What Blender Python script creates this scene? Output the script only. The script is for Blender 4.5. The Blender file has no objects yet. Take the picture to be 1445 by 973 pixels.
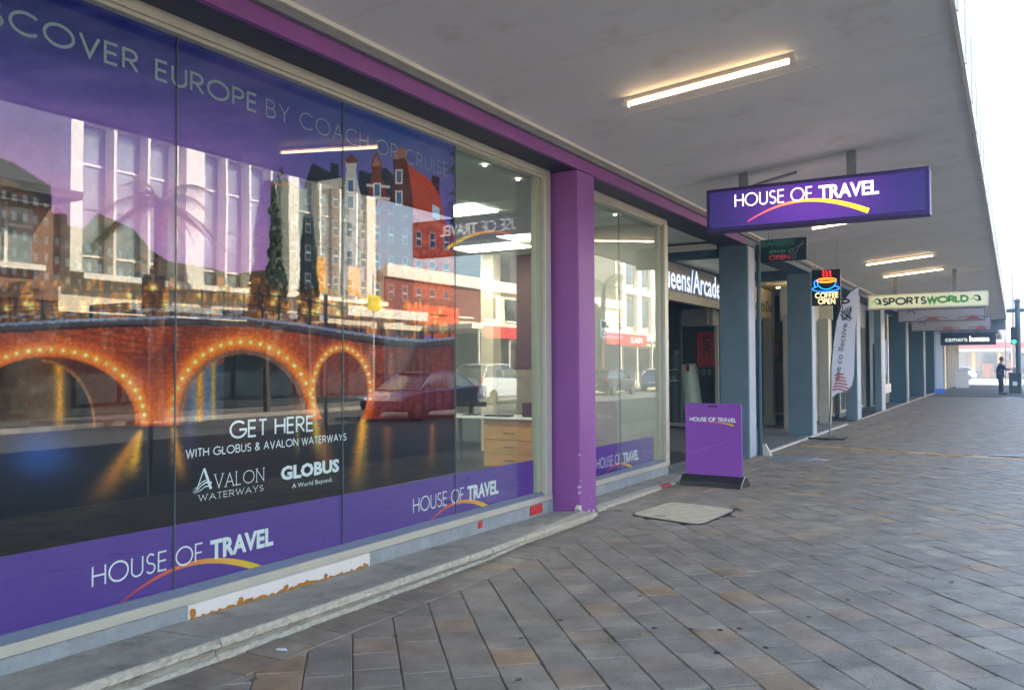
import bpy, bmesh, math, random
import numpy as np
from mathutils import Vector, Matrix

random.seed(7)
S = bpy.context.scene
C = bpy.data.collections.new("street"); S.collection.children.link(C)

# ------------------------------------------------------------------ camera
CF, CCX, CCY, CH = 1208.0, 722.5, 486.5, 1.5
_yaw, _pitch, _roll = math.atan(708/CF), math.atan(31/CF), -0.0042
_F = Vector((-math.sin(_yaw)*math.cos(_pitch), math.cos(_yaw)*math.cos(_pitch), math.sin(_pitch)))
_R0 = Vector((math.cos(_yaw), math.sin(_yaw), 0)); _U0 = _R0.cross(_F)
_R = math.cos(_roll)*_R0 + math.sin(_roll)*_U0; _U = math.cos(_roll)*_U0 - math.sin(_roll)*_R0
cam = bpy.data.cameras.new("camera"); co = bpy.data.objects.new("camera", cam); S.collection.objects.link(co)
cam.sensor_width = 36; cam.lens = 36*CF/1445; cam.clip_start = .05; cam.clip_end = 3000
co.matrix_world = Matrix(((_R.x,_U.x,-_F.x,0),(_R.y,_U.y,-_F.y,0),(_R.z,_U.z,-_F.z,CH),(0,0,0,1)))
S.camera = co

# ------------------------------------------------------------------ world, sun, exposure
SUN = Vector((-.86, .42, .66)).normalized()
elev = math.asin(SUN.z); azim = math.atan2(SUN.x, SUN.y)
w = bpy.data.worlds.new("World"); S.world = w; w.use_nodes = True
nt = w.node_tree; sky = nt.nodes.new('ShaderNodeTexSky'); sky.sky_type = 'NISHITA'; sky.sun_disc = False
sky.sun_elevation = elev; sky.sun_rotation = azim; sky.air_density = 1.0; sky.dust_density = 1.6; sky.ozone_density = 1.6
nt.links.new(sky.outputs[0], nt.nodes['Background'].inputs[0]); nt.nodes['Background'].inputs[1].default_value = 0.14
sl = bpy.data.lights.new("sun", 'SUN'); sl.energy = 5.0; sl.angle = math.radians(.5); sl.color = (1, .92, .80)
so = bpy.data.objects.new("sun", sl); S.collection.objects.link(so)
so.rotation_euler = SUN.to_track_quat('Z', 'Y').to_euler()
S.view_settings.view_transform = 'Standard'; S.view_settings.look = 'None'
S.view_settings.gamma = 1; S.view_settings.exposure = 3.0
S.cycles.max_bounces = 7; S.cycles.diffuse_bounces = 4; S.cycles.transparent_max_bounces = 16
S.cycles.sample_clamp_indirect = 6

# ------------------------------------------------------------------ materials
MATS = {}
def srgb(r, g, b):
    f = lambda c: (c/255/12.92) if c/255 <= .04045 else ((c/255+.055)/1.055)**2.4
    return (f(r), f(g), f(b))
def mat(name, col, rough=.6, metal=0, var=.12, scale=6, bump=.0, bscale=60, spec=.5, emit=None, estr=0, coat=0, stain=None, per=None, ramp=None):
    if name in MATS: return MATS[name]
    m = bpy.data.materials.new(name); m.use_nodes = True; MATS[name] = m
    n = m.node_tree.nodes; l = m.node_tree.links; b = n['Principled BSDF']
    b.inputs['Roughness'].default_value = rough; b.inputs['Metallic'].default_value = metal
    b.inputs['Specular IOR Level'].default_value = spec; b.inputs['Coat Weight'].default_value = coat
    tc = n.new('ShaderNodeTexCoord'); geo = n.new('ShaderNodeNewGeometry')
    P = geo.outputs['Position']
    src = None
    if ramp:
        cr = n.new('ShaderNodeValToRGB'); el = cr.color_ramp.elements; cr.color_ramp.interpolation = 'LINEAR'
        while len(el) < len(ramp): el.new(.5)
        for i, (p, c) in enumerate(ramp): el[i].position = p; el[i].color = (*c, 1)
        if per == 'object': oi = n.new('ShaderNodeObjectInfo'); l.new(oi.outputs['Random'], cr.inputs[0])
        else: l.new(geo.outputs['Random Per Island'], cr.inputs[0])
        src = cr.outputs[0]
    elif per == 'attr':
        at = n.new('ShaderNodeAttribute'); at.attribute_name = 'Col'; src = at.outputs['Color']
    else:
        rg = n.new('ShaderNodeRGB'); rg.outputs[0].default_value = (*col, 1); src = rg.outputs[0]
    if var > 0:
        t1 = n.new('ShaderNodeTexNoise'); t1.inputs['Scale'].default_value = scale; t1.inputs['Detail'].default_value = 6; t1.inputs['Roughness'].default_value = .65
        l.new(P, t1.inputs['Vector'])
        mr = n.new('ShaderNodeMapRange'); mr.inputs[1].default_value = .3; mr.inputs[2].default_value = .7
        mr.inputs[3].default_value = 1-var; mr.inputs[4].default_value = 1+var; l.new(t1.outputs['Fac'], mr.inputs[0])
        mx = n.new('ShaderNodeVectorMath'); mx.operation = 'SCALE'; l.new(src, mx.inputs[0]); l.new(mr.outputs[0], mx.inputs['Scale'])
        src = mx.outputs[0]
    if stain:
        sc, thr, scol, amt = stain
        t2 = n.new('ShaderNodeTexNoise'); t2.inputs['Scale'].default_value = sc; t2.inputs['Detail'].default_value = 8; t2.inputs['Roughness'].default_value = .7
        l.new(P, t2.inputs['Vector'])
        mr2 = n.new('ShaderNodeMapRange'); mr2.inputs[1].default_value = thr; mr2.inputs[2].default_value = thr+.12; mr2.inputs[4].default_value = amt
        l.new(t2.outputs['Fac'], mr2.inputs[0])
        mm = n.new('ShaderNodeMix'); mm.data_type = 'RGBA'; l.new(mr2.outputs[0], mm.inputs[0]); l.new(src, mm.inputs[6]); mm.inputs[7].default_value = (*scol, 1)
        src = mm.outputs[2]
    l.new(src, b.inputs['Base Color'])
    if bump > 0:
        t3 = n.new('ShaderNodeTexNoise'); t3.inputs['Scale'].default_value = bscale; t3.inputs['Detail'].default_value = 5
        l.new(P, t3.inputs['Vector'])
        bp = n.new('ShaderNodeBump'); bp.inputs['Strength'].default_value = bump; bp.inputs['Distance'].default_value = .01
        l.new(t3.outputs['Fac'], bp.inputs['Height']); l.new(bp.outputs[0], b.inputs['Normal'])
    if emit:
        if emit == 'attr': l.new(src, b.inputs['Emission Color'])
        else: b.inputs['Emission Color'].default_value = (*emit, 1)
        b.inputs['Emission Strength'].default_value = estr
    return m

def glass_mat(name, f0, tint=(.95, .985, .97), dirt=.0):
    m = bpy.data.materials.new(name); m.use_nodes = True; MATS[name] = m
    n = m.node_tree.nodes; l = m.node_tree.links; n.remove(n['Principled BSDF']); out = n['Material Output']
    geo = n.new('ShaderNodeNewGeometry'); d = n.new('ShaderNodeVectorMath'); d.operation = 'DOT_PRODUCT'
    l.new(geo.outputs['Normal'], d.inputs[0]); l.new(geo.outputs['Incoming'], d.inputs[1])
    def M(op, a, bb=None):
        x = n.new('ShaderNodeMath'); x.operation = op
        for i, v in enumerate((a, bb)):
            if v is None: continue
            if isinstance(v, (int, float)): x.inputs[i].default_value = v
            else: l.new(v, x.inputs[i])
        return x.outputs[0]
    c = M('ABSOLUTE', d.outputs['Value']); o = M('SUBTRACT', 1.0, c); p = M('POWER', o, 5.0)
    fr = M('MULTIPLY_ADD', p, 1-f0); n_last = fr.node; n_last.inputs[2].default_value = f0
    tr = n.new('ShaderNodeBsdfTransparent'); tr.inputs[0].default_value = (*tint, 1)
    wn = n.new('ShaderNodeTexNoise'); wn.inputs['Scale'].default_value = .9; wn.inputs['Detail'].default_value = 1; l.new(geo.outputs['Position'], wn.inputs['Vector'])
    wb = n.new('ShaderNodeBump'); wb.inputs['Strength'].default_value = 1; wb.inputs['Distance'].default_value = .0011; l.new(wn.outputs['Fac'], wb.inputs['Height'])
    gl = n.new('ShaderNodeBsdfGlossy'); l.new(wb.outputs[0], gl.inputs['Normal']); gl.inputs['Roughness'].default_value = 0.0; gl.inputs[0].default_value = (1, 1, 1, 1)
    mx = n.new('ShaderNodeMixShader'); l.new(fr, mx.inputs[0]); l.new(tr.outputs[0], mx.inputs[1]); l.new(gl.outputs[0], mx.inputs[2])
    l.new(mx.outputs[0], out.inputs[0]); return m

M_glass = glass_mat('shop_glass', .048)
M_farglass = mat('far_window_glass', (.03, .045, .05), .06, 0, .3, .6, spec=1.0)
M_purple = mat('purple_paint', srgb(140, 74, 142), .5, var=.10, scale=2.2, bump=.25, bscale=18, stain=(34, .66, srgb(178, 128, 176), .6))
M_soffit = mat('dark_soffit_paint', srgb(56, 56, 70), .6, var=.1)
M_band = mat('purple_vinyl', srgb(84, 44, 140), .4, var=.03, scale=2)
M_alu = mat('cream_aluminium', srgb(196, 190, 170), .38, .25, var=.06, scale=5)
M_ceil = mat('canopy_sheet_paint', srgb(226, 222, 214), .7, var=.05, scale=1.2, bump=.05, bscale=8, stain=(1.6, .55, srgb(196, 186, 170), .55))
M_trim = mat('canopy_trim_paint', srgb(224, 214, 196), .5, var=.06)
M_teal = mat('blue_grey_wall_paint', srgb(104, 124, 132), .6, var=.12, scale=2.5, bump=.08, bscale=30)
M_tealdark = mat('dark_blue_grey_paint', srgb(56, 86, 98), .55, var=.1)
M_conc = mat('worn_concrete', srgb(158, 150, 134), .85, var=.22, scale=7, bump=.5, bscale=70, stain=(4, .55, srgb(108, 104, 94), .7))
M_concedge = mat('pale_concrete_edge', srgb(184, 174, 152), .85, var=.22, scale=22, bump=.6, bscale=60, stain=(26, .54, srgb(140, 132, 116), .5))
M_plinth = mat('faded_blue_plinth', srgb(146, 150, 148), .7, var=.2, scale=8, bump=.3, stain=(16, .6, srgb(95, 78, 62), .7))
M_whiteboard = mat('chipped_white_paint', srgb(222, 212, 200), .55, var=.05, scale=4, stain=(9, .63, srgb(168, 120, 48), .95))
M_rust = mat('rust', srgb(165, 112, 40), .8, var=.3, scale=30)
M_red = mat('red_paint_patch', srgb(196, 46, 36), .6, var=.2, scale=30)
M_black = mat('black_rubber', srgb(28, 30, 32), .5, var=.1)
M_white = mat('white_print', srgb(232, 232, 228), .5, var=.02)
M_greyprint = mat('pale_grey_print', srgb(150, 165, 170), .5, var=.02)
M_col = mat('printed_colours', (0, 0, 0), .45, var=0, per='attr')
M_colglow = mat('backlit_print', (0, 0, 0), .5, var=0, per='attr', emit='attr', estr=.55)
M_asphalt = mat('asphalt', (.10, .097, .093), .8, var=.25, scale=3, bump=.3, bscale=120)
M_tube = mat('lamp_tube_light', (1, .8, .55), .5, var=0, emit=(1.0, .68, .36), estr=2.4)
M_panel = mat('ceiling_panel_light', (1, 1, .95), .5, var=0, emit=(1, .98, .88), estr=3.0)
M_spot = mat('downlight_glow', (1, 1, .95), .5, var=0, emit=(1, .95, .8), estr=2)
M_steel = mat('grey_steel', srgb(130, 134, 136), .4, .6, var=.1)
M_wood = mat('light_wood_veneer', srgb(206, 158, 92), .45, var=.12, scale=3, bump=.05)
M_board = mat('plywood_board', srgb(140, 112, 78), .6, var=.15, scale=5)
M_inwall = mat('grey_office_wall', srgb(160, 162, 152), .8, var=.08)
M_brownwall = mat('brown_feature_wall', srgb(92, 72, 66), .8, var=.1)
M_inceil = mat('office_ceiling_tile', srgb(200, 208, 196), .9, var=.06, scale=30)
M_infloor = mat('dark_floor_tile', srgb(72, 72, 72), .35, var=.2, scale=8)
M_cream = mat('cream_facade_paint', srgb(226, 210, 180), .75, var=.08, scale=1.5)
M_brick = mat('red_brown_brickwork', srgb(128, 70, 52), .85, var=.25, scale=8)

# ------------------------------------------------------------------ helpers
def tag(o, label=None, cat=None, group=None, kind=None):
    if label: o['label'] = label
    if cat: o['category'] = cat
    if group: o['group'] = group
    if kind: o['kind'] = kind
    return o
def thing(name, loc, label, cat, group=None, rz=0):
    o = bpy.data.objects.new(name, None); C.objects.link(o); o.location = loc; o.rotation_euler = (0, 0, rz); o.empty_display_size = .2
    return tag(o, label, cat, group)
def woff(p):
    v = Vector((0, 0, 0))
    while p is not None: v += p.location; p = p.parent
    return v

class MB:
    """collects shapes given in world space (or local space when the thing stands at the origin)"""
    def __init__(s): s.v = []; s.f = []; s.c = None; s.smooth = False
    def quad(s, a, b, c, d): i = len(s.v); s.v += [tuple(a), tuple(b), tuple(c), tuple(d)]; s.f.append((i, i+1, i+2, i+3)); return s
    def poly(s, pts): i = len(s.v); s.v += [tuple(p) for p in pts]; s.f.append(tuple(range(i, i+len(pts)))); return s
    def box(s, x0, x1, y0, y1, z0, z1, ch=0):
        if ch:
            bm = bmesh.new(); bmesh.ops.create_cube(bm, size=1)
            for v in bm.verts: v.co = Vector(((x0+x1)/2+v.co.x*(x1-x0), (y0+y1)/2+v.co.y*(y1-y0), (z0+z1)/2+v.co.z*(z1-z0)))
            bmesh.ops.bevel(bm, geom=bm.edges[:], offset=ch, segments=2 if ch > .02 else 1, profile=.6, affect='EDGES')
            return s.add(bm)
        i = len(s.v)
        s.v += [(x, y, z) for z in (z0, z1) for x, y in ((x0, y0), (x1, y0), (x1, y1), (x0, y1))]
        s.f += [(i+3, i+2, i+1, i), (i+4, i+5, i+6, i+7)] + [(i+k, i+(k+1) % 4, i+4+(k+1) % 4, i+4+k) for k in range(4)]
        return s
    def add(s, bm):
        i = len(s.v); bm.verts.ensure_lookup_table(); bm.verts.index_update()
        s.v += [tuple(v.co) for v in bm.verts]; s.f += [tuple(i+v.index for v in f.verts) for f in bm.faces]; bm.free(); return s
    def tube(s, pts, r, seg=8, cap=True):
        pts = [Vector(p) for p in pts]; rs = r if isinstance(r, (list, tuple)) else [r]*len(pts); i = len(s.v)
        for k, p in enumerate(pts):
            d = (pts[min(k+1, len(pts)-1)]-pts[max(k-1, 0)]).normalized()
            a = Vector((0, 0, 1)) if abs(d.z) < .9 else Vector((1, 0, 0)); u = d.cross(a).normalized(); w_ = d.cross(u)
            for j in range(seg):
                t = 2*math.pi*j/seg; s.v.append(tuple(p+rs[k]*(math.cos(t)*u+math.sin(t)*w_)))
        for k in range(len(pts)-1):
            for j in range(seg):
                a, b = i+k*seg+j, i+k*seg+(j+1) % seg; s.f.append((a, b, b+seg, a+seg))
        if cap: s.f.append(tuple(i+j for j in range(seg))[::-1]); s.f.append(tuple(i+(len(pts)-1)*seg+j for j in range(seg)))
        return s
    def prism(s, pts, vec):
        """polygon pts (3-D, planar) pushed along vec"""
        pts = [Vector(p) for p in pts]; vec = Vector(vec); i = len(s.v); n = len(pts)
        s.v += [tuple(p) for p in pts] + [tuple(p+vec) for p in pts]
        s.f += [tuple(range(i, i+n))[::-1], tuple(range(i+n, i+2*n))] + [(i+k, i+(k+1) % n, i+n+(k+1) % n, i+n+k) for k in range(n)]
        return s
    def obj(s, name, m, parent=None, smooth=False, fix=True):
        off = woff(parent) if parent else Vector((0, 0, 0))
        me = bpy.data.meshes.new(name); me.from_pydata([(x-off.x, y-off.y, z-off.z) for x, y, z in s.v], [], s.f)
        if s.c is not None:
            at = me.color_attributes.new('Col', 'FLOAT_COLOR', 'POINT'); at.data.foreach_set('color', np.array(s.c, dtype=np.float32).ravel())
        if fix and s.c is None and len(s.f) < 50000:
            bm = bmesh.new(); bm.from_mesh(me); bmesh.ops.recalc_face_normals(bm, faces=bm.faces); bm.to_mesh(me); bm.free()
        if smooth: me.polygons.foreach_set('use_smooth', [True]*len(me.polygons))
        me.materials.append(m); o = bpy.data.objects.new(name, me); C.objects.link(o)
        if parent: o.parent = parent
        return o
def bx(name, m, parent, *a, ch=0): return MB().box(*a, ch=ch).obj(name, m, parent)
def single(name, mb, m, label, cat, group=None, kind=None, smooth=False):
    """a thing that is one mesh: origin moved to its base"""
    v = np.array(mb.v); c = Vector((float(v[:, 0].mean()), float(v[:, 1].mean()), float(v[:, 2].min())))
    mb.v = [(x-c.x, y-c.y, z-c.z) for x, y, z in mb.v]; o = mb.obj(name, m, None, smooth); o.location = c
    return tag(o, label, cat, group, kind)
def copy_tree(o, parent=None):
    c = o.copy(); C.objects.link(c); c.parent = parent
    for ch in list(o.children): copy_tree(ch, c)
    return c
def on_plane(x, y, axis, val):
    """a point measured on the photograph, put on a real plane of the place"""
    d = _F*CF + _R*(x-CCX) - _U*(y-CCY); o = Vector((0, 0, CH)); t = (val-o[axis])/d[axis]; return o+d*t
def ceil_z(x): return 3.68 + .09*(x+3.757)

# ---- lettering: stroke glyphs (cap height 1)
def arc(cx, cy, rx, ry, a0, a1, n=14):
    return [(cx+rx*math.cos(math.radians(a0+(a1-a0)*k/n)), cy+ry*math.sin(math.radians(a0+(a1-a0)*k/n))) for k in range(n+1)]
G = {
 'A': (.72, [[(0, 0), (.36, 1), (.72, 0)], [(.13, .34), (.59, .34)]]),
 'B': (.56, [[(0, 0), (0, 1), (.27, 1)]+arc(.27, .76, .23, .24, 90, -90)[1:]+[(0, .52)], [(.28, .52)]+arc(.28, .26, .27, .26, 90, -90)[1:]+[(0, 0)]]),
 'C': (.86, [arc(.5, .5, .5, .5, 45, 315, 22)]),
 'D': (.68, [[(0, 0), (0, 1), (.2, 1)]+arc(.2, .5, .48, .5, 90, -90)[1:]+[(0, 0)]]),
 'E': (.46, [[(.46, 1), (0, 1), (0, 0), (.46, 0)], [(0, .52), (.43, .52)]]),
 'F': (.44, [[(.44, 1), (0, 1), (0, 0)], [(0, .5), (.4, .5)]]),
 'G': (.95, [arc(.5, .5, .5, .5, 45, 345, 22)+[(.98, .48), (.56, .48)]]),
 'H': (.64, [[(0, 0), (0, 1)], [(.64, 0), (.64, 1)], [(0, .52), (.64, .52)]]),
 'I': (.02, [[(0.01, 0), (0.01, 1)]]),
 'K': (.58, [[(0, 0), (0, 1)], [(.55, 1), (0, .45)], [(.14, .6), (.58, 0)]]),
 'L': (.42, [[(0, 1), (0, 0), (.42, 0)]]),
 'M': (.86, [[(0, 0), (.12, 1), (.43, .15), (.74, 1), (.86, 0)]]),
 'N': (.68, [[(0, 0), (0, 1), (.68, 0), (.68, 1)]]),
 'O': (1.0, [arc(.5, .5, .5, .5, 0, 360, 28)]),
 'P': (.52, [[(0, 0), (0, 1), (.26, 1)]+arc(.26, .74, .26, .26, 90, -90)[1:]+[(0, .48)]]),
 'R': (.56, [[(0, 0), (0, 1), (.26, 1)]+arc(.26, .74, .26, .26, 90, -90)[1:]+[(0, .48)], [(.24, .48), (.56, 0)]]),
 'S': (.5, [arc(.26, .75, .21, .25, 35, 270)+arc(.25, .25, .24, .25, 90, -150)[1:]]),
 'T': (.52, [[(0, 1), (.52, 1)], [(.26, 1), (.26, 0)]]),
 'U': (.6, [[(0, 1), (0, .3)]+arc(.3, .3, .3, .3, 180, 360)[1:]+[(.6, 1)]]),
 'V': (.68, [[(0, 1), (.34, 0), (.68, 1)]]),
 'W': (1.0, [[(0, 1), (.26, 0), (.5, .95), (.74, 0), (1, 1)]]),
 'Y': (.62, [[(0, 1), (.31, .46), (.62, 1)], [(.31, .46), (.31, 0)]]),
 '&': (.62, [[(.62, 0), (.14, .72)]+arc(.3, .8, .17, .19, 200, -60)[1:]+[(.12, .42)]+arc(.25, .24, .25, .24, 130, 330)[1:]+[(.6, .42)]]),
 '/': (.3, [[(0, -.1), (.3, 1.1)]]),
}
def ribbon(mb, pts, w0, w1, fr, lift, closed=False):
    O, R, U, N = fr; n = len(pts); P2 = [Vector(p) for p in pts]; i = len(mb.v)
    for k in range(n):
        if closed and k in (0, n-1): a, b = P2[n-2], P2[1]
        else: a, b = P2[max(k-1, 0)], P2[min(k+1, n-1)]
        p = P2[k]; d1 = (p-a).normalized() if (p-a).length > 1e-9 else (b-p).normalized(); d2 = (b-p).normalized() if (b-p).length > 1e-9 else d1
        n1 = Vector((-d1.y, d1.x)); n2 = Vector((-d2.y, d2.x)); m = (n1+n2)
        m = m.normalized() if m.length > 1e-6 else n1; sc = 1/max(.35, m.dot(n1)); wd = (w0+(w1-w0)*k/(n-1))*.5*sc
        for sg in (1, -1):
            q = p+m*wd*sg; mb.v.append(tuple(O+R*q.x+U*q.y+N*lift))
    for k in range(n-1): mb.f.append((i+2*k+1, i+2*k+3, i+2*k+2, i+2*k))
def stroke_text(txt, O, R, U, N, h, width=None, stroke=.09, gap=.17, mb=None, sx=1.0, space=.38):
    mb = mb or MB(); O, R, U, N = map(Vector, (O, R, U, N))
    tot = 0
    for ch in txt: tot += (space if ch == ' ' else G[ch][0]*sx+gap)
    tot -= gap; k = 1.0
    if width: k = width/(tot*h)
    x = 0; li = 0; inset = stroke/2
    for ch in txt:
        if ch == ' ': x += space; continue
        wd, strokes = G[ch]
        for st in strokes:
            q = [((x+px*sx)*h*k, (inset+py*(1-stroke))*h) for px, py in st]; li += 1
            ribbon(mb, q, stroke*h, stroke*h, (O, R, U, N), .0002*(li % 5), closed=(ch == 'O'))
        x += wd*sx+gap
    return mb
def font_text(txt, O, R, U, N, h, width=None, offset=0, shear=0, mb=None, depth=0):
    """built-in font; h = cap height"""
    mb = mb or MB(); O, R, U, N = map(Vector, (O, R, U, N))
    cu = bpy.data.curves.new('t', 'FONT'); cu.body = txt; cu.size = 1; cu.offset = offset; cu.shear = shear; cu.resolution_u = 2
    ob = bpy.data.objects.new('t', cu); C.objects.link(ob); dg = bpy.context.evaluated_depsgraph_get(); me = bpy.data.meshes.new_from_object(ob.evaluated_get(dg))
    vs = np.array([v.co[:] for v in me.vertices]); x0, x1 = vs[:, 0].min(), vs[:, 0].max(); sc = h/.73; k = (width/(x1-x0)) if width else sc; i = len(mb.v)
    for v in vs: mb.v.append(tuple(O+R*float((v[0]-x0)*k)+U*float(v[1]*sc)+N*0))
    mb.f += [tuple(i+j for j in p.vertices) for p in me.polygons]
    C.objects.unlink(ob); bpy.data.objects.remove(ob); bpy.data.curves.remove(cu); bpy.data.meshes.remove(me); return mb
VY = (Vector((0, 1, 0)), Vector((0, 0, 1)), Vector((1, 0, 0)))      # facade, seen from the street
VX = (Vector((1, 0, 0)), Vector((0, 0, 1)), Vector((0, -1, 0)))     # cross sign, seen along the street

def swoosh(O, R, U, N, W, k=1.0, th=.034):
    mb = MB(); O, R, U, N = map(Vector, (O, R, U, N)); pts = []; n = 28
    P = [(.09, -.115), (.36, .035), (.60, .045), (.93, -.115)]
    bez = lambda t: ((1-t)**3*P[0][0]+3*(1-t)**2*t*(P[1][0])+3*(1-t)*t*t*P[2][0]+t**3*P[3][0], (1-t)**3*P[0][1]+3*(1-t)**2*t*P[1][1]+3*(1-t)*t*t*P[2][1]+t**3*P[3][1])
    pts = [(bez(t/n)[0]*W, bez(t/n)[1]*W*k) for t in range(n+1)]
    ribbon(mb, pts, .006*W, th*W, (O, R, U, N), 0)
    stops = [(0, srgb(190, 40, 70)), (.35, srgb(232, 96, 40)), (.6, srgb(240, 150, 40)), (1, srgb(245, 205, 30))]; cs = []
    for t in range(n+1):
        f = t/n
        for (a, ca), (b, cb) in zip(stops, stops[1:]):
            if a <= f <= b: u = (f-a)/(b-a); c = [ca[j]+(cb[j]-ca[j])*u for j in range(3)]; break
        cs += [(*c, 1)]*2
    mb.c = cs; return mb
def logo(parent, O, R, U, N, W, h, glow=False, mw=None, mc=None):
    mw = mw or M_white; mc = mc or M_col
    O, R, U, N = map(Vector, (O, R, U, N))
    s = swoosh(O+N*.0015, R, U, N, W); s.obj('swoosh', mc, parent)
    t = stroke_text('HOUSE OF', O+N*.003, R, U, N, h, width=W*.555, stroke=.085, gap=.2)
    t.obj('thin_lettering', mw, parent)
    t = font_text('TRAVEL', O+N*.003+R*W*.60, R, U, N, h*1.0, width=W*.40, offset=.022 if glow else .038)
    t.obj('bold_lettering', mw, parent)
#@@SECTION
# ------------------------------------------------------------------ the printed picture on the big window
GX = -4.12                      # glass plane
def noise2(x, y, seed=0):
    """smooth value noise, numpy"""
    xi = np.floor(x).astype(int); yi = np.floor(y).astype(int); fx = x-xi; fy = y-yi
    def h(a, b):
        n = (a*374761393+b*668265263+seed*974711) & 0x7fffffff
        n = ((n ^ (n >> 13))*1274126177) & 0x7fffffff
        return ((n ^ (n >> 16)) & 0xffff)/65535.
    u = fx*fx*(3-2*fx); v = fy*fy*(3-2*fy)
    return (h(xi, yi)*(1-u)+h(xi+1, yi)*u)*(1-v)+(h(xi, yi+1)*(1-u)+h(xi+1, yi+1)*u)*v
def fbm(x, y, o=4, seed=0): return sum(noise2(x*2**k, y*2**k, seed+k)*.5**k for k in range(o))/(2-.5**(o-1))
def ss(a, b, t): u = np.clip((t-a)/(b-a), 0, 1); return u*u*(3-2*u)
def inpoly(x, y, P):
    r = np.zeros(x.shape, bool); n = len(P)
    for i in range(n):
        (x1, y1), (x2, y2) = P[i], P[(i+1) % n]
        if y1 == y2: continue
        r ^= ((y1 > y) != (y2 > y)) & (x < (x2-x1)*(y-y1)/(y2-y1)+x1)
    return r
def print_picture(x, y):
    """canal town at dusk: colours of the print, x,y measured on the photograph of it (sRGB 0..255)"""
    col = np.zeros(x.shape+(3,)); c3 = lambda *v: np.array(v, float)
    def mix(m, c):
        nonlocal col
        m = np.asarray(m, float)[..., None]; col = col*(1-m)+(c if isinstance(c, np.ndarray) else c3(*c))*m
    n1 = fbm(x/38, y/26, 4, 1); n2 = fbm(x/5, y/5, 3, 5); n3 = fbm(x/16, y/12, 4, 9)
    # dusk sky
    t = np.clip((y+40-.18*x)/330, 0, 1)
    col[:] = c3(30, 38, 104); mix(ss(.1, .6, t+.12*(n1-.5)), (100, 76, 144)); mix(ss(.46, 1.0, t+.1*(n1-.5))*ss(540, 300, x), (180, 118, 158))
    mix(ss(330, 600, x)*.85*ss(360, 150, y), (40, 76, 138)); mix(ss(.35, .8, fbm(x/90, y/26, 4, 3))*.3, (150, 120, 170))
    # distant row of houses left of the bridge
    rl = np.interp(x, [-200, -40, 0, 20, 74, 76, 96, 98, 120, 140, 190, 215, 240, 262, 300, 330, 380, 400], [170, 205, 222, 228, 262, 300, 301, 318, 322, 300, 322, 352, 368, 372, 378, 386, 380, 372])
    mh = (y > rl) & (y < 460) & (x < 402); mix(mh, (88, 56, 46)); mix(mh*ss(.45, .65, n3)*.8, (58, 44, 34)); mix(mh & (y < rl+26) & (x < 78), (40, 34, 46))
    win = ((x/15 % 1) > .3) & ((x/15 % 1) < .7) & (((y+.19*(-x))/26 % 1) > .3) & (((y-.19*x)/26 % 1) < .75)
    mix(mh & win & (y > rl+30), (112, 106, 104)); mix(mh*ss(395, 450, y)*.6, (120, 66, 26))
    mix((mh & (x > 180) & (x < 262) & (y < 470))*ss(.5, .62, fbm(x/9, y/9, 4, 31))*.9, (28, 30, 22))
    # gabled houses on the right
    def P(c, *pts): m = inpoly(x, y, pts); mix(m, c); return m
    P((30, 36, 46), (384, 262), (402, 252), (430, 268), (440, 236), (444, 230), (470, 244), (489, 252), (494, 420), (384, 420))
    P((150, 66, 44), (384, 256), (404, 254), (418, 262), (418, 274), (384, 272))
    P((112, 82, 74), (450, 262), (486, 256), (487, 440), (450, 440)); P((168, 150, 140), (450, 256), (487, 250), (487, 263), (450, 269)); P((34, 32, 40), (468, 228), (480, 232), (480, 250), (468, 244))
    P((28, 38, 52), (508, 240), (524, 244), (546, 236), (560, 250), (560, 330), (506, 330))
    P((172, 160, 158), (489, 300), (488, 262), (491, 240), (489, 226), (497, 219), (506, 225), (504, 242), (508, 262), (514, 288), (516, 440), (486, 440)); P((96, 56, 48), (489, 226), (497, 217), (507, 225), (505, 230), (491, 230))
    P((104, 46, 40), (516, 440), (518, 282), (524, 262), (527, 244), (525, 232), (533, 213), (541, 232), (539, 246), (546, 264), (552, 284), (554, 440)); P((150, 96, 84), (527, 234), (533, 219), (540, 234))
    for yy in (262, 279): mix((abs(y-yy+(-.08)*(x-533)) < 1.6) & (x > 519) & (x < 552), (196, 178, 168))
    P((86, 38, 34), (553, 440), (553, 300), (558, 248), (556, 224), (562, 211), (570, 208), (576, 214), (578, 236), (588, 300), (588, 440)); P((140, 90, 80), (555, 225), (562, 210), (570, 207), (577, 214), (576, 222))
    P((182, 66, 38), (577, 231), (612, 256), (622, 274), (632, 320), (586, 300), (583, 268)); P((44, 26, 30), (611, 246), (622, 250), (622, 276), (611, 258))
    rf = inpoly(x, y, [(577, 231), (612, 256), (622, 274), (632, 320), (586, 300), (583, 268)]); mix(rf & (((y-.5*x)/4.5 % 1) < .35), (136, 44, 32))
    P((176, 76, 42), (585, 300), (632, 320), (636, 350), (660, 356), (660, 485), (585, 470)); P((188, 92, 52), (585, 296), (632, 318), (632, 326), (585, 306)); P((120, 52, 44), (632, 318), (655, 330), (655, 360), (632, 350))
    P((150, 170, 190), (612, 288), (622, 293), (622, 311), (612, 305))
    hb = inpoly(x, y, [(384, 300), (450, 272), (585, 305), (660, 350), (660, 470), (384, 430)])
    mix(hb*ss(.4, .8, n2)*.35, (58, 28, 26)); wx = (x/19.5 % 1); wy = ((y-.13*x)/40 % 1)
    fr = hb & (wx > .18) & (wx < .62) & (wy > .2) & (wy < .78); mix(fr*.6, (170, 150, 136)); mix(hb & (wx > .24) & (wx < .56) & (wy > .25) & (wy < .73), (52, 62, 78)); mix(hb & (wx > .24) & (wx < .56) & (abs(wy-.48) < .02), (200, 186, 172))
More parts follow.
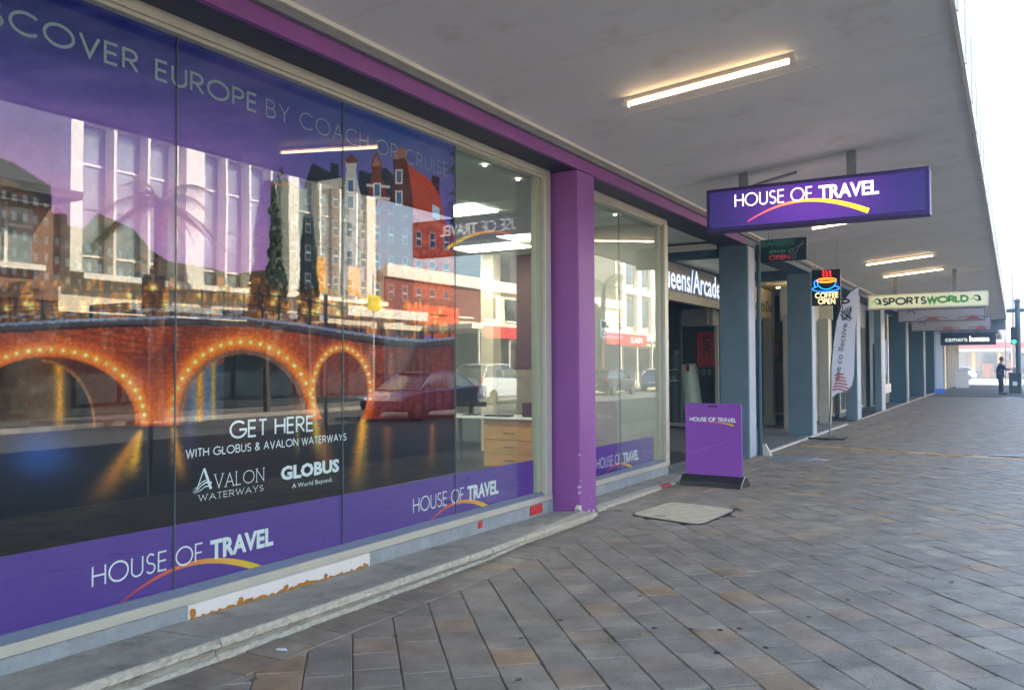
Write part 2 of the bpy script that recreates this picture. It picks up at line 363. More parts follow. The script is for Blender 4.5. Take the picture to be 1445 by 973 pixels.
    for (a, b) in ((565, 249), (565, 279), (534, 268), (497, 262), (497, 285)): mix((abs(x-a) < 5) & (abs(y-b) < 10), (208, 200, 196)); mix((abs(x-a) < 3.6) & (abs(y-b) < 8.4), (66, 90, 120))
    P((180, 140, 70), (586, 420), (655, 425), (655, 470), (586, 470)) 
    mix(inpoly(x, y, [(586, 420), (655, 425), (655, 470), (586, 470)])*ss(.35, .6, fbm(x/7, y/14, 3, 12)), (110, 44, 22))
    # winter tree, top right; clipped tree in the middle
    tr = (x > 628)*ss(.47, .60, fbm(x/7, y/7, 5, 21))*ss(626, 645, x)*ss(186, 215, y)*ss(320, 280, y); mix(tr, (14, 16, 26)); P((34, 44, 62), (640, 296), (660, 290), (660, 330), (636, 318))
    tm = ((abs(x-398) < 14+7*(noise2(y/6, x*0+3, 4)-.5)+ss(240, 420, y)*5) & (y > 262) & (y < 424)) | ((abs(x-399) < (y-232)*.4) & (y > 234) & (y < 263) & (fbm(x/3, y/3, 3, 8) > .46)); mix(tm, (26, 30, 22)); mix(tm*ss(.52, .66, n2), (60, 56, 42))
    tm2 = (abs(x-452) < 5) & (y > 300) & (y < 420); mix(tm2*ss(.4, .6, n2), (30, 30, 28))
    # lit street behind the railing
    deck = np.interp(x, [-300, 0, 130, 260, 350, 420, 480, 560, 600, 660], [470, 458, 451, 447, 449, 457, 467, 478, 481, 475])
    gl = (y > deck-58) & (y < deck) & (x < 600); mix(gl*.75*ss(0, 30, y-deck+58), (112, 58, 24)); mix(gl*ss(.5, .75, fbm(x/9, y/18, 3, 41))*.9, (196, 112, 34)); mix(gl*ss(.52, .6, fbm(x/4, y/22, 2, 43))*.7, (40, 26, 24))
    mix(((y > deck-14) & (y < deck-4) & (x < 420) & (fbm(x/9, y/3, 3, 51) > .64))*.7, (150, 150, 160))
    rng = np.random.RandomState(5)
    for i in range(46):
        a = rng.uniform(-20, 560); b = np.interp(a, [0, 260, 420, 560], [448, 440, 446, 462])-rng.uniform(8, 36); r = rng.uniform(1.5, 4.2); d = np.hypot(x-a, y-b)
        mix(np.exp(-(d/(r*2.0))**2)*.85, (240, 150, 44)); mix(np.exp(-(d/r)**2), (255, 226, 150))
    # railing
    hh = np.interp(x, [0, 260, 420, 560, 660], [43, 36, 36, 32, 28])
    for k, wd in ((1.0, 1.3), (.55, .8), (.42, .7)): mix(abs(y-(deck-hh*k)) < wd, (34, 34, 44))
    posts = [-4, 62, 131, 191, 244, 287, 318, 346, 372, 396, 418, 440, 462, 486, 512, 540, 566, 590, 612, 636]
    for px in posts: wd = 3.0 if px < 260 else 1.5; mix((abs(x-px) < wd+(abs(y-deck+hh) < 2.2)*1.3) & (y > deck-hh-3) & (y < deck), (30, 26, 34))
    # bridge wall
    wl = (y >= deck) & (y < 605); mix(wl, (158, 60, 28)); mix(wl*ss(.42, .66, fbm(x/34, y/20, 4, 61))*.7, (108, 44, 40)); mix(wl*ss(.55, .72, fbm(x/7, y/30, 3, 66))*.45*(y < deck+48), (190, 138, 118))
    mix(wl & ((y/3.6 % 1) < .28), (98, 36, 24)); mix(wl*.25*ss(.4, .7, n2), (70, 26, 18))
    mix((y >= deck) & (y < deck+8), (66, 50, 54)); mix((y >= deck+8) & (y < deck+12), (48, 30, 30)); mix((y >= deck-2) & (y < deck+1.5), (120, 122, 138))
    qy = wl & (x > 545); mix(qy*ss(545, 575, x)*.85*(y > deck+10), (104, 44, 40)); mix(qy*ss(.5, .64, fbm(x/5, y/40, 3, 71))*.5*(y > deck+8), (60, 26, 28)); mix(qy*ss(560, 600, y)*.8, (56, 22, 22))
    # arches: (cx, cy, rx, ry, cut-off)
    arches = [(70, 592, 136, 99), (345, 592, 101, 110), (484, 552, 41, 62)]
    water = y > np.interp(x, [-200, 240, 300, 660], [603, 601, 592, 590])
    for i, (cx, cy, rx, ry) in enumerate(arches):
        e = np.hypot((x-cx)/rx, (y-cy)/ry); halo = np.exp(-((e-1.0)/.17)**2)*((y < cy+6) | (i == 2)); mix(halo*.8*wl, (226, 98, 26)); mix(np.exp(-((e-1.0)/.06)**2)*.5*wl*(y < cy+10), (255, 150, 50))
    for i, (cx, cy, rx, ry) in enumerate(arches):
        e = np.hypot((x-cx)/rx, (y-cy)/ry)*1.0; ins = (e < .90) & ((y < 606) | (i == 2))
        mix(ins, (24, 16, 18)); 
        if i == 0:
            mix(ins*ss(-60, 60, x)*ss(125, 70, x)*.8, (98, 56, 22)); mix(ins*np.exp(-((x-86)/7)**2), (206, 128, 34)); mix(ins*ss(.5, .9, n3)*.4, (110, 84, 60)); mix(ins*ss(118, 150, x)*.75, (96, 38, 16)); mix(ins*ss(585, 604, y)*.5, (70, 70, 80))
            mix((abs(np.hypot((x-60)/76, (y-600)/92)-1) < .03) & ins & (x > 60), (150, 90, 50)); mix(ins*(np.hypot((x-60)/74, (y-600)/90) > 1.03)*(x > 60)*.8, (84, 34, 18))
        if i == 1:
            e2 = np.hypot((x-338)/76, (y-600)/92); mix(ins & (e2 > 1) & (x < 400), (104, 50, 36)); mix(ins & (e2 < 1) & (x < 330)*1 > 0, (44, 44, 56)); mix(ins*ss(262, 275, x)*ss(318, 290, x)*.7, (96, 106, 130)); mix(ins*np.exp(-((x-284)/5)**2), (196, 120, 30)); mix(ins*np.exp(-((x-303)/3.2)**2)*.9, (176, 130, 60)); mix(ins*ss(400, 436, x)*.8, (120, 54, 24)); mix(ins & (x > 318) & (x < 400), (20, 18, 22)); mix(ins*(e > .84)*.9, (120, 76, 56))
        if i == 2: mix(ins, (112, 48, 34)); mix(ins*ss(540, 600, y), (34, 20, 18)); mix(ins*(y > 560), (26, 18, 18))
        if i == 2:
            ang = [math.radians(a) for a in range(-10, 200, 11)]
        else: ang = [math.radians(a) for a in range(4, 178, 8 if i else 7)]
        for a in ang:
            a0, b0 = cx+rx*math.cos(a), cy-ry*math.sin(a); d = np.hypot(x-a0, y-b0); r = 2.1 if i < 2 else 1.6; mix(np.exp(-(d/(r*2.6))**2)*.75, (255, 140, 40)); mix(np.exp(-(d/r)**2), (255, 240, 190))
    # water
    wtr = water & ~((np.hypot((x-484)/41, (y-552)/62) < .9)); mix(wtr, (12, 10, 14)); mix(wtr*ss(.45, .7, fbm(x/40, y/5, 3, 81))*.35, (40, 24, 20))
    mix(wtr*ss(640, 600, y)*ss(500, 540, x)*.6, (60, 24, 22)); mix(wtr*np.exp(-((x-60)/52)**2)*np.exp(-((y-640)/46)**2)*.95, (36, 92, 170)); mix(wtr*np.exp(-((x-270)/12)**2)*ss(690, 600, y)*.6, (52, 62, 110))
    mix(wtr*(np.hypot((x-60)/100, (y-600)/110) < 1)*.35, (6, 8, 20))
    def streak(x0, x1, y0, y1, w0, w1, c, a):
        f = np.clip((y-y0)/(y1-y0), 0, 1); cxm = x0+(x1-x0)*f; ww = w0+(w1-w0)*f; j = (fbm(x/5, y/2.2, 3, int(x0))-.5)*16*f
        mix(wtr*np.exp(-((x-cxm+j)/ww)**2)*ss(y0-3, y0+5, y)*ss(y1, y1-.5*(y1-y0), y)*a, c)
    for s_ in [(200, 120, 606, 745, 4, 34, (190, 112, 26), .95), (201, 184, 606, 690, 3, 13, (228, 160, 34), .9), (246, 262, 600, 700, 4, 14, (226, 140, 30), .95), (444, 470, 580, 690, 4, 22, (170, 92, 30), .9), (446, 452, 585, 650, 2, 7, (170, 160, 40), .8), (517, 500, 560, 760, 4, 19, (244, 156, 32), .98), (517, 506, 620, 760, 1, 8, (130, 130, 60), .7), (548, 548, 600, 720, 7, 9, (120, 60, 22), .9), (612, 610, 596, 690, 3, 10, (170, 90, 30), .8), (423, 420, 590, 660, 2, 5, (150, 130, 40), .7), (330, 400, 610, 760, 60, 120, (60, 28, 14), .6)]: streak(*s_)
    mix(wtr*ss(640, 760, y+.1*x)*.7, (5, 4, 7))
    fine = fbm(x/2.6, y/2.6, 3, 91)-.5; up = ((y > deck) & (y < 605)) | mh | (hb & (col.sum(-1) < 480))
    col = col*(1+(.55*fine*up)[..., None])
    return np.clip(col*(1.14+.12*n2[..., None]), 0, 255)
def to_lin(c): c = c/255.; return np.where(c <= .04045, c/12.92, ((c+.055)/1.055)**2.4)

def make_print(parent):
    y0, y1, z0, z1, st = .42, 6.077, .598, 3.425, .0058
    ny = int((y1-y0)/st)+1; nz = int((z1-z0)/st)+1
    ys = np.linspace(y0, y1, ny); zs = np.linspace(z0, z1, nz); Y, Z = np.meshgrid(ys, zs)
    Pm = np.stack([np.full(Y.shape, GX), Y, Z-CH], -1); dz = Pm@np.array(_F)
    px = CCX+CF*(Pm@np.array(_R))/dz; py = CCY-CF*(Pm@np.array(_U))/dz
    far = 2.1                                   # left of the photograph's edge the print simply goes on
    col = to_lin(print_picture(px, py))
    p_ = np.pad(col, ((1, 1), (1, 1), (0, 0)), 'edge'); col = (4*col+p_[:-2, 1:-1]+p_[2:, 1:-1]+p_[1:-1, :-2]+p_[1:-1, 2:])/8
    me = bpy.data.meshes.new('window_picture'); nv = ny*nz
    co_ = np.empty((nv, 3), np.float32); co_[:, 0] = GX-.013; co_[:, 1] = Y.ravel(); co_[:, 2] = Z.ravel()
    off = woff(parent); co_ -= np.array([off.x, off.y, off.z], np.float32)
    me.vertices.add(nv); me.vertices.foreach_set('co', co_.ravel())
    i = (np.arange(nz-1)[:, None]*ny+np.arange(ny-1)[None]).ravel(); q = np.stack([i, i+1, i+ny+1, i+ny], 1).astype(np.int32)
    me.loops.add(q.size); me.loops.foreach_set('vertex_index', q.ravel()); me.polygons.add(len(q)); me.polygons.foreach_set('loop_start', np.arange(0, q.size, 4, dtype=np.int32))
    me.update(calc_edges=True)
    at = me.color_attributes.new('Col', 'FLOAT_COLOR', 'POINT'); at.data.foreach_set('color', np.concatenate([col.reshape(-1, 3), np.ones((nv, 1))], 1).astype(np.float32).ravel())
    me.materials.append(mat('printed_window_film', (0, 0, 0), .6, var=0, per='attr', spec=.0)); o = bpy.data.objects.new('window_picture', me); C.objects.link(o); o.parent = parent; return o
#@@SECTION
# ------------------------------------------------------------------ ground, road, pavement
tag(bx('ground', mat('distant_ground', (.12, .11, .10), .9, var=.2, scale=.2), None, -400, 400, -200, 900, -.5, -.16), kind='structure')
tag(bx('road', M_asphalt, None, .55, 13.6, -120, 76, -.30, -.12), kind='structure')
tag(bx('cross_street', mat('pale_worn_asphalt', (.16, .155, .15), .8, var=.2, scale=2), None, -150, 60, 76.05, 112, -.30, -.116), kind='structure')
tag(bx('far_pavement', mat('far_paving', srgb(118, 112, 104), .8, var=.2, scale=3), None, 13.75, 17.2, -120, 71, -.2, .0), kind='structure')
tag(bx('far_kerb', M_conc, None, 13.6, 13.74, -120, 71, -.2, .012), kind='structure')
tag(bx('cross_street_pavement', mat('far_paving', (.2, .2, .2)), None, -60, 30, 112.1, 118, -.2, .01), kind='structure')
pav = bx('pavement', mat('paving_bed', srgb(92, 87, 78), .95, var=.2, scale=20, bump=.4), None, -6.2, .40, -12, 76, -.2, -.014); tag(pav, kind='structure')
kerb = thing('kerb', (.475, 30, 0), None, None); kerb['kind'] = 'structure'
km = MB().box(.405, .545, -.49, .49, -.2, .006, ch=.012); km.v = [(x-.0, y, z) for x, y, z in km.v]
kme = None
for k in range(118):
    if kme is None: ko = km.obj('kerb_stone', M_conc); kme = ko.data
    else: ko = bpy.data.objects.new('kerb_stone', kme); C.objects.link(ko)
    ko.parent = kerb; ko.location = (-.475, -42+k*1.0+.5, 0)

M_gum = mat('old_grey_gum', srgb(86, 82, 76), .7)
paver_ramp = [(0, srgb(144, 131, 112)), (.25, srgb(130, 119, 104)), (.5, srgb(150, 136, 116)), (.72, srgb(135, 124, 109)), (.88, srgb(146, 127, 106)), (.96, srgb(160, 130, 96)), (1, srgb(140, 134, 124))]
pk = dict(rough=.6, var=.34, scale=4, bump=.7, bscale=70, stain=(1.3, .56, srgb(112, 106, 98), .5))
M_paver = mat('paver_stone', (.2, .2, .2), ramp=paver_ramp, per='object', **pk)
M_paver_many = mat('paver_stone_many', (.2, .2, .2), ramp=paver_ramp, per='island', **pk)
def clip(P, a, b, c):
    """keep a*x+b*y<=c"""
    out = []
    for i in range(len(P)):
        p, q = P[i], P[(i+1) % len(P)]; dp, dq = a*p[0]+b*p[1]-c, a*q[0]+b*q[1]-c
        if dp <= 0: out.append(p)
        if dp*dq < 0: t = dp/(dp-dq); out.append((p[0]+(q[0]-p[0])*t, p[1]+(q[1]-p[1])*t))
    return out
D = Vector((.655, -.756)).normalized(); Nn = Vector((-D.y, D.x)); tiles = []
COVER = [(-3.40, 8.08), (-3.31, 9.10), (-2.50, 8.96), (-2.56, 7.86)]
rng = random.Random(3); CW, CL = .236, .245
for c in range(-60, 330):
    ph = rng.random()*CL if rng.random() < .5 else (c % 2)*CL*.5
    for k in range(-300, 180):
        n0, n1 = c*CW+.0024, (c+1)*CW-.0024; d0, d1 = k*CL+ph+.003, (k+1)*CL+ph-.003
        cx_, cy_ = (Nn*(n0+n1)/2+D*(d0+d1)/2)
        if not (-3.5 < cx_ < .7 and .2 < cy_ < 46): continue
        poly = [tuple(Nn*a+D*b) for a, b in ((n0, d0), (n1, d0), (n1, d1), (n0, d1))]
        for a, b, cc in ((-1, 0, 3.262), (1, 0, .395), (0, -1, -.3), (0, 1, 45)): poly = clip(poly, a, b, cc)
        if 15.86 < cy_ < 16.9:   # the coloured strip crosses here
            yline = lambda x: 16.52-.235*(x+2.70)
            if abs(cy_-yline(cx_)) < .20: continue
        ar = abs(sum(poly[i][0]*poly[(i+1) % len(poly)][1]-poly[(i+1) % len(poly)][0]*poly[i][1] for i in range(len(poly))))/2 if len(poly) > 2 else 0
        if ar < .0015: continue
        ins = all((COVER[(i+1) % 4][0]-COVER[i][0])*(cy_-COVER[i][1])-(COVER[(i+1) % 4][1]-COVER[i][1])*(cx_-COVER[i][0]) < 0 for i in range(4))
        if ins: continue
        tiles.append((poly, (cx_, cy_)))
y = .3
while y < 45:                                        # border courses beside the shops
    L = rng.choice((.23, .25, .47)) if rng.random() < .5 else .245
    xo = -3.545 if not 5.6 < y < 8.2 else -3.752
    tiles.append(([(xo, y+.003), (-3.268, y+.003), (-3.268, y+L-.003), (xo, y+L-.003)], (-3.4, y)))
    if y > 8.2: tiles.append(([(-3.752, y+.06), (-3.551, y+.06), (-3.551, y+L+.054), (-3.752, y+L+.054)], (-3.65, y)))
    y += L
def visible(cx_, cy_):
    v = Vector((cx_, cy_, 0))-Vector((0, 0, CH)); z = v.dot(_F)
    if z < .3: return False
    px, py = CCX+CF*v.dot(_R)/z, CCY-CF*v.dot(_U)/z; return -25 < px < 1470 and py < 1000
vis = [t for t in tiles if visible(*t[1])]; vis.sort(key=lambda t: Vector(t[1]).length)
near = vis[:300]; nid = set(id(t) for t in near); rest = [t for t in tiles if id(t) not in nid]
def tile_mb(mb, poly, z, ch=.0055):
    cx_ = sum(p[0] for p in poly)/len(poly); cy_ = sum(p[1] for p in poly)/len(poly); n = len(poly); i = len(mb.v)
    tx, ty = rng.uniform(-.012, .012), rng.uniform(-.012, .012); zz = z+rng.uniform(-.003, .003)
    for p in poly: mb.v.append((p[0], p[1], -.03))
    for p in poly: mb.v.append((p[0], p[1], zz-ch*.8+tx*(p[0]-cx_)+ty*(p[1]-cy_)))
    for p in poly:
        d = Vector((cx_-p[0], cy_-p[1])); d = d*(ch*1.3/max(d.length, .01)); mb.v.append((p[0]+d.x, p[1]+d.y, zz+tx*(p[0]-cx_)+ty*(p[1]-cy_)))
    for k in range(n): a, b = k, (k+1) % n; mb.f += [(i+a, i+b, i+n+b, i+n+a), (i+n+a, i+n+b, i+2*n+b, i+2*n+a)]
    mb.f.append(tuple(i+2*n+k for k in range(n)))
for poly, c in near:
    mb = MB(); tile_mb(mb, poly, 0); mb.v = [(x-c[0], y-c[1], z) for x, y, z in mb.v]
    o = mb.obj('paver', M_paver, pav); o.location = (c[0], c[1], 0)
mb = MB()
for poly, c in rest: tile_mb(mb, poly, 0)
o = mb.obj('paver_field', M_paver_many, pav, fix=False); o['kind'] = 'stuff'
# coloured strip of bricks across the pavement
x = -3.5
strip_ramp = [(0, srgb(176, 132, 70)), (.4, srgb(190, 148, 92)), (.6, srgb(160, 128, 88)), (.8, srgb(208, 184, 150)), (1, srgb(170, 120, 66))]
M_strip = mat('ochre_strip_brick', (0, 0, 0), .6, var=.15, ramp=strip_ramp, per='object')
while x < .38:
    yl = 16.52-.235*(x+2.70); mb = MB(); tile_mb(mb, [(x+.003, yl-.15), (x+.237, yl-.15-.055), (x+.237, yl+.15-.055), (x+.003, yl+.15)], .001); mb.obj('strip_brick', M_strip, pav); x += .24
# access cover
cv = thing('access_cover', (-2.93, 8.5, 0), 'pale concrete access cover with rounded corners and dark rim in front of the shop window', 'access cover')
def rpoly(q, r, grow=0):
    c = Vector((sum(p[0] for p in q)/4, sum(p[1] for p in q)/4)); out = []
    q = [Vector(p)+(Vector(p)-c).normalized()*grow for p in q]
    for i in range(4):
        a, b, d = q[i-1], q[i], q[(i+1) % 4]; u = (a-b).normalized(); v = (d-b).normalized()
        for t in (0, .25, .5, .75, 1): out.append(tuple((b+u*r*(1-t)**2+v*r*t*t)))
    return out
MB().prism([(*p, -.02) for p in rpoly(COVER, .17)], (0, 0, .0275)).obj('rim', M_black, cv)
MB().prism([(*p, -.02) for p in rpoly(COVER, .16, -.035)], (0, 0, .0305)).obj('slab', mat('cover_concrete', srgb(186, 173, 148), .8, var=.2, scale=8, bump=.4, stain=(12, .58, srgb(140, 128, 104), .5)), cv)
MB().box(-3.13, -3.02, 8.13, 8.16, .004, .0115).obj('lifting_slot', M_black, cv)
g1 = thing('drain_grate', (-3.0, 14.2, 0), 'pale steel grating let into the paving past the purple board', 'grate')
for k in range(9):
    MB().box(-3.38+k*.065, -3.345+k*.065, 13.98, 14.6, -.01, .008).obj('bar', M_steel, g1)
MB().box(-3.42, -2.78, 13.94, 14.64, -.016, .003).obj('frame', mat('pale_grate_frame', srgb(150, 160, 170), .5), g1)
# litter
def scrap(name, x, y, sx, sy, m, label, cat, rz=0, h=.012):
    mb = MB(); pts = []
    for k in range(7): a = k/7*6.283; pts.append((x+math.cos(a+rz)*sx*rng.uniform(.7, 1), y+math.sin(a+rz)*sy*rng.uniform(.7, 1), .003+rng.uniform(0, h)))
    mb.prism(pts, (0, 0, .002)); return single(name, mb, m, label, cat)
v = on_plane(398, 918, 2, 0); scrap('paper_scrap', v.x, v.y, .045, .018, mat('crumpled_white_paper', srgb(235, 235, 240), .7), 'torn white paper scrap on the pavers by the step', 'litter', .5)
mb = MB()
v = on_plane(432, 917, 2, 0); scrap('dry_leaf', v.x, v.y, .022, .016, mat('dry_orange_leaf', srgb(190, 110, 50), .7), 'small curled orange leaf beside the white paper scrap', 'leaf')
v = on_plane(905, 895, 2, 0); scrap('cigarette_butt', v.x, v.y, .02, .011, mat('butt_paper', srgb(225, 170, 110), .7), 'short orange cigarette butt on grey pavers right of the purple pillar', 'litter')
v = on_plane(1158, 649, 2, 0); scrap('white_scrap', v.x, v.y, .12, .05, mat('crumpled_white_paper', (.8, .8, .8)), 'flat white paper scrap lying right of the pale steel grating', 'litter', .2)
v = on_plane(1418, 643, 2, 0); scrap('flat_card', v.x, v.y, .26, .16, mat('grey_white_card', srgb(190, 200, 205), .7), 'flat pale card on the paving near the ochre strip, towards the kerb', 'litter', .3)
v = on_plane(1427, 561, 2, 0); scrap('flat_card', v.x, v.y, .5, .28, mat('grey_white_card', (.5, .5, .5)), 'pale flat sheet on the far pavement in front of the green bin', 'litter', .1)
for i, (px, py) in enumerate([(971, 797), (1012, 921), (923, 886), (975, 888), (1196, 846), (1016, 889), (791, 875), (1081, 914), (1043, 887)]):
    v = on_plane(px, py, 2, 0); mb = MB(); mb.poly([(v.x+.016*math.cos(a)*rng.uniform(.7, 1.2), v.y+.015*math.sin(a)*rng.uniform(.7, 1.2), .0042) for a in [k*.785 for k in range(8)]]); mb.prism([mb.v[k] for k in range(8)], (0, 0, .0015))
    o = mb.obj('gum_spot', M_black, pav)
rg2 = random.Random(77)
for k in range(46):
    x_, y_ = rg2.uniform(-3.2, .3), rg2.uniform(2.6, 14); r_ = rg2.uniform(.008, .02); mb = MB(); mb.prism([(x_+r_*math.cos(a)*rg2.uniform(.7, 1.2), y_+r_*math.sin(a)*rg2.uniform(.7, 1.2), .0035) for a in [k2*.785 for k2 in range(8)]], (0, 0, .0018)); mb.obj('gum_spot', M_gum, pav)
for px, py, s_ in [(1138, 616, .16), (1418, 643, .3), (1427, 561, .4), (1258, 806, .03), (1395, 867, .02), (1416, 939, .02)]:
    pass

# ------------------------------------------------------------------ travel shop
shop = thing('travel_shop', (-3.9, 6, 0), 'purple painted travel agency shopfront with big picture window beside the pavement', 'shop')
XF = -3.757
def column(y0, y1, m, parent, xb=-4.12, zt=3.49, chips=False, name='column'):
    return bx(name, m, parent, xb, XF, y0, y1, -.02, zt, ch=.012)
c1 = column(7.74, 8.13, M_purple, shop, xb=-4.30)
c0 = column(-.3, .1, M_purple, shop, xb=-4.30)
# chips of missing paint on the corner of the column
mbc = MB()
for (dy, z, r) in [(0, .03, .045), (-.02, .09, .03), (0, .30, .013), (.004, .36, .010), (.0, .245, .012), (0, .62, .008), (.18, .02, .03), (.10, .012, .03), (.3, .015, .02), (.25, .17, .006)]:
    pts = [(XF+.002, 7.745+dy+r*math.cos(a)*rng.uniform(.5, 1.1)+.5*r, z+r*1.3*math.sin(a)*rng.uniform(.6, 1.2)) for a in [k*.785 for k in range(8)]]; mbc.prism(pts, (.0012, 0, 0))
    if dy <= 0: pts = [(XF-.002-.9*r*(1+math.cos(a))*rng.uniform(.6, 1.1), 7.738, z+r*1.3*math.sin(a)*rng.uniform(.6, 1.2)) for a in [k*.785 for k in range(8)]]; mbc.prism(pts, (0, -.0012, 0))
mbc.obj('chipped_paint', mat('bare_plaster', srgb(222, 214, 196), .8, var=.1), c1)
bx('fascia', M_purple, shop, XF-.04, XF, -6, 13.95, 3.492, 3.606)
bx('soffit', M_soffit, shop, -4.22, XF-.042, -6, 13.95, 3.494, 3.60)
# frames
def frame_bay(y0, y1, mull_inner):
    fr = MB().box(-4.19, -4.057, y0, y1, 3.43, 3.492).box(-4.19, -4.075, y0, y1, 3.405, 3.428); fr.obj('frame_head', M_alu, shop)
    fr = MB().box(-4.19, -4.045, y0, y1, .165, .222, ch=.004); fr.obj('frame_sill', M_alu, shop)
    MB().prism([(-4.19, y0, .223), (-4.062, y0, .223), (-4.112, y0, .252), (-4.19, y0, .252)], (0, y1-y0, 0)).obj('glazing_bead', mat('blue_grey_bead', srgb(118, 126, 140), .45, .2, var=.05), shop)
    MB().box(-4.19, -4.05, y1-.125, y1, .223, 3.429, ch=.003).obj('frame_jamb', M_alu, shop)
    MB().box(-4.16, -4.10, y1-.225, y1-.13, .253, 3.404).obj('sash', mat('cream_aluminium_inner', srgb(165, 165, 140), .4, .2, var=.05), shop)
    MB().box(-4.19, -4.05, y0, y0+.08, .223, 3.429, ch=.003).obj('frame_jamb', M_alu, shop)
frame_bay(.1, 7.705, 0); frame_bay(8.13, 11.13, 0)
SEAMS = [.42, 1.83, 3.24, 4.652, 6.078, 7.50]
for a, b in zip(SEAMS, SEAMS[1:]): bx('glass_pane', M_glass, shop, GX-.008, GX, a+.003, b-.003, .235, 3.425)
M_seam = mat('silicone_joint', srgb(92, 104, 108), .3, .3, var=.1)
for s_ in SEAMS[1:-1]: bx('glass_joint', M_seam, shop, GX-.009, GX+.001, s_-.0025, s_+.0025, .235, 3.425)
for a, b in ((8.15, 9.62), (9.62, 10.99)): bx('glass_pane', M_glass, shop, GX-.008, GX, a+.003, b-.003, .235, 3.425)
bx('glass_joint', M_seam, shop, GX-.009, GX+.001, 9.618, 9.622, .235, 3.425)
pic = make_print(shop)
bx('picture_backing', mat('white_film_back', srgb(180, 180, 180), .8), shop, GX-.020, GX-.015, .42, 6.074, .598, 3.425)
bb = MB().poly([(GX-.012, .42, .236), (GX-.012, 7.462, .236), (GX-.012, 7.462, .578), (GX-.012, .42, .632)]).obj('vinyl_band', M_band, shop)
bb2 = MB().poly([(GX-.012, 8.16, .236), (GX-.012, 10.735, .236), (GX-.012, 10.735, .579), (GX-.012, 8.16, .583)]).obj('vinyl_band', M_band, shop)
XT = GX-.0115
def vtext(parent, name, txt, y0, z0, h, width, m, stroke=.09, font=False, **k):
    if font: mb = font_text(txt, (XT+.002, y0, z0), *VY, h, width=width, **k)
    else: mb = stroke_text(txt, (XT+.002, y0, z0), *VY, h, width=width, stroke=stroke, **k)
    return mb.obj(name, m, parent)
vtext(pic, 'heading_lettering', 'DISCOVER EUROPE', 2.0, 3.118, .122, 1.842, M_greyprint, stroke=.135, gap=.24, space=.55)
vtext(pic, 'heading_lettering', 'BY COACH OR CRUISE', 3.929, 3.118, .117, 2.05, M_greyprint, stroke=.075, gap=.26, space=.5)
vtext(pic, 'lettering', 'GET HERE', 3.645, 1.067, .112, .712, M_white, stroke=.13, gap=.2, space=.4)
vtext(pic, 'lettering', 'WITH GLOBUS & AVALON WATERWAYS', 3.322, .981, .052, 1.372, M_white, stroke=.14, gap=.22, space=.45)
# A-logo with serif lettering
S2 = [(.02, 0), (-.02, 0)]
def serif(txt, y0, z0, h, width, name, stroke=.07):
    mb = stroke_text(txt, (XT+.002, y0, z0), *VY, h, width=width, stroke=stroke, gap=.24)
    # serifs: short bars on the feet and tops of upright letters
    tot = sum((G[c][0]+.24) for c in txt)-.24; k = width/(tot*h); x = 0
    for c in txt:
        for (px, py) in {'A': [(0, 0), (.72, 0)], 'V': [(0, 1), (.68, 1)], 'L': [(0, 0), (0, 1)], 'N': [(0, 0), (0, 1), (.68, 1)], 'W': [(0, 1), (1, 1)], 'T': [(.26, 0)], 'E': [(0, 0), (0, 1)], 'R': [(0, 0), (0, 1)], 'Y': [(.31, 0), (0, 1), (.62, 1)]}.get(c, []):
            yy = y0+(x+px)*h*k; zz = z0+py*h; mb.quad((XT+.0032, yy-.11*h*k, zz-.012*h), (XT+.0032, yy+.11*h*k, zz-.012*h), (XT+.0032, yy+.11*h*k, zz+.035*h), (XT+.0032, yy-.11*h*k, zz+.035*h))
        x += G[c][0]+.24
    return mb.obj(name, M_white, pic)
serif('VALON', 3.53, .783, .082, .385, 'serif_lettering'); serif('WATERWAYS', 3.412, .722, .037, .50, 'serif_lettering', .1)
mb = MB(); O_ = (XT+.002, 3.375, .785)
ribbon(mb, [(.02, .0), (.075, .125)], .006, .008, (Vector(O_), *VY), 0); ribbon(mb, [(.075, .125), (.125, .0)], .016, .02, (Vector(O_), *VY), .0003)
ribbon(mb, [(-.005, -.004), (.03, .008), (.06, .03), (.09, .042), (.13, .036)], .003, .012, (Vector(O_), *VY), .0006); ribbon(mb, [(.005, -.012), (.05, .0), (.08, .018), (.12, .02)], .003, .008, (Vector(O_), *VY), .0009)
ribbon(mb, [(-.002, .012), (.03, .024), (.055, .045), (.085, .056)], .002, .007, (Vector(O_), *VY), .0012); mb.obj('emblem', M_white, pic)
vtext(pic, 'bold_lettering', 'GLOBUS', 4.062, .772, .086, .56, M_white, font=True, offset=.045)
vtext(pic, 'small_lettering', 'A World Beyond.', 4.165, .705, .032, .385, M_white, font=True)
logo(bb, (XT, 2.745, .369), *VY, 1.252, .112); logo(bb, (XT, 5.487, .342), *VY, 1.298, .122); logo(bb2, (XT, 8.95, .328), *VY, 1.262, .122)
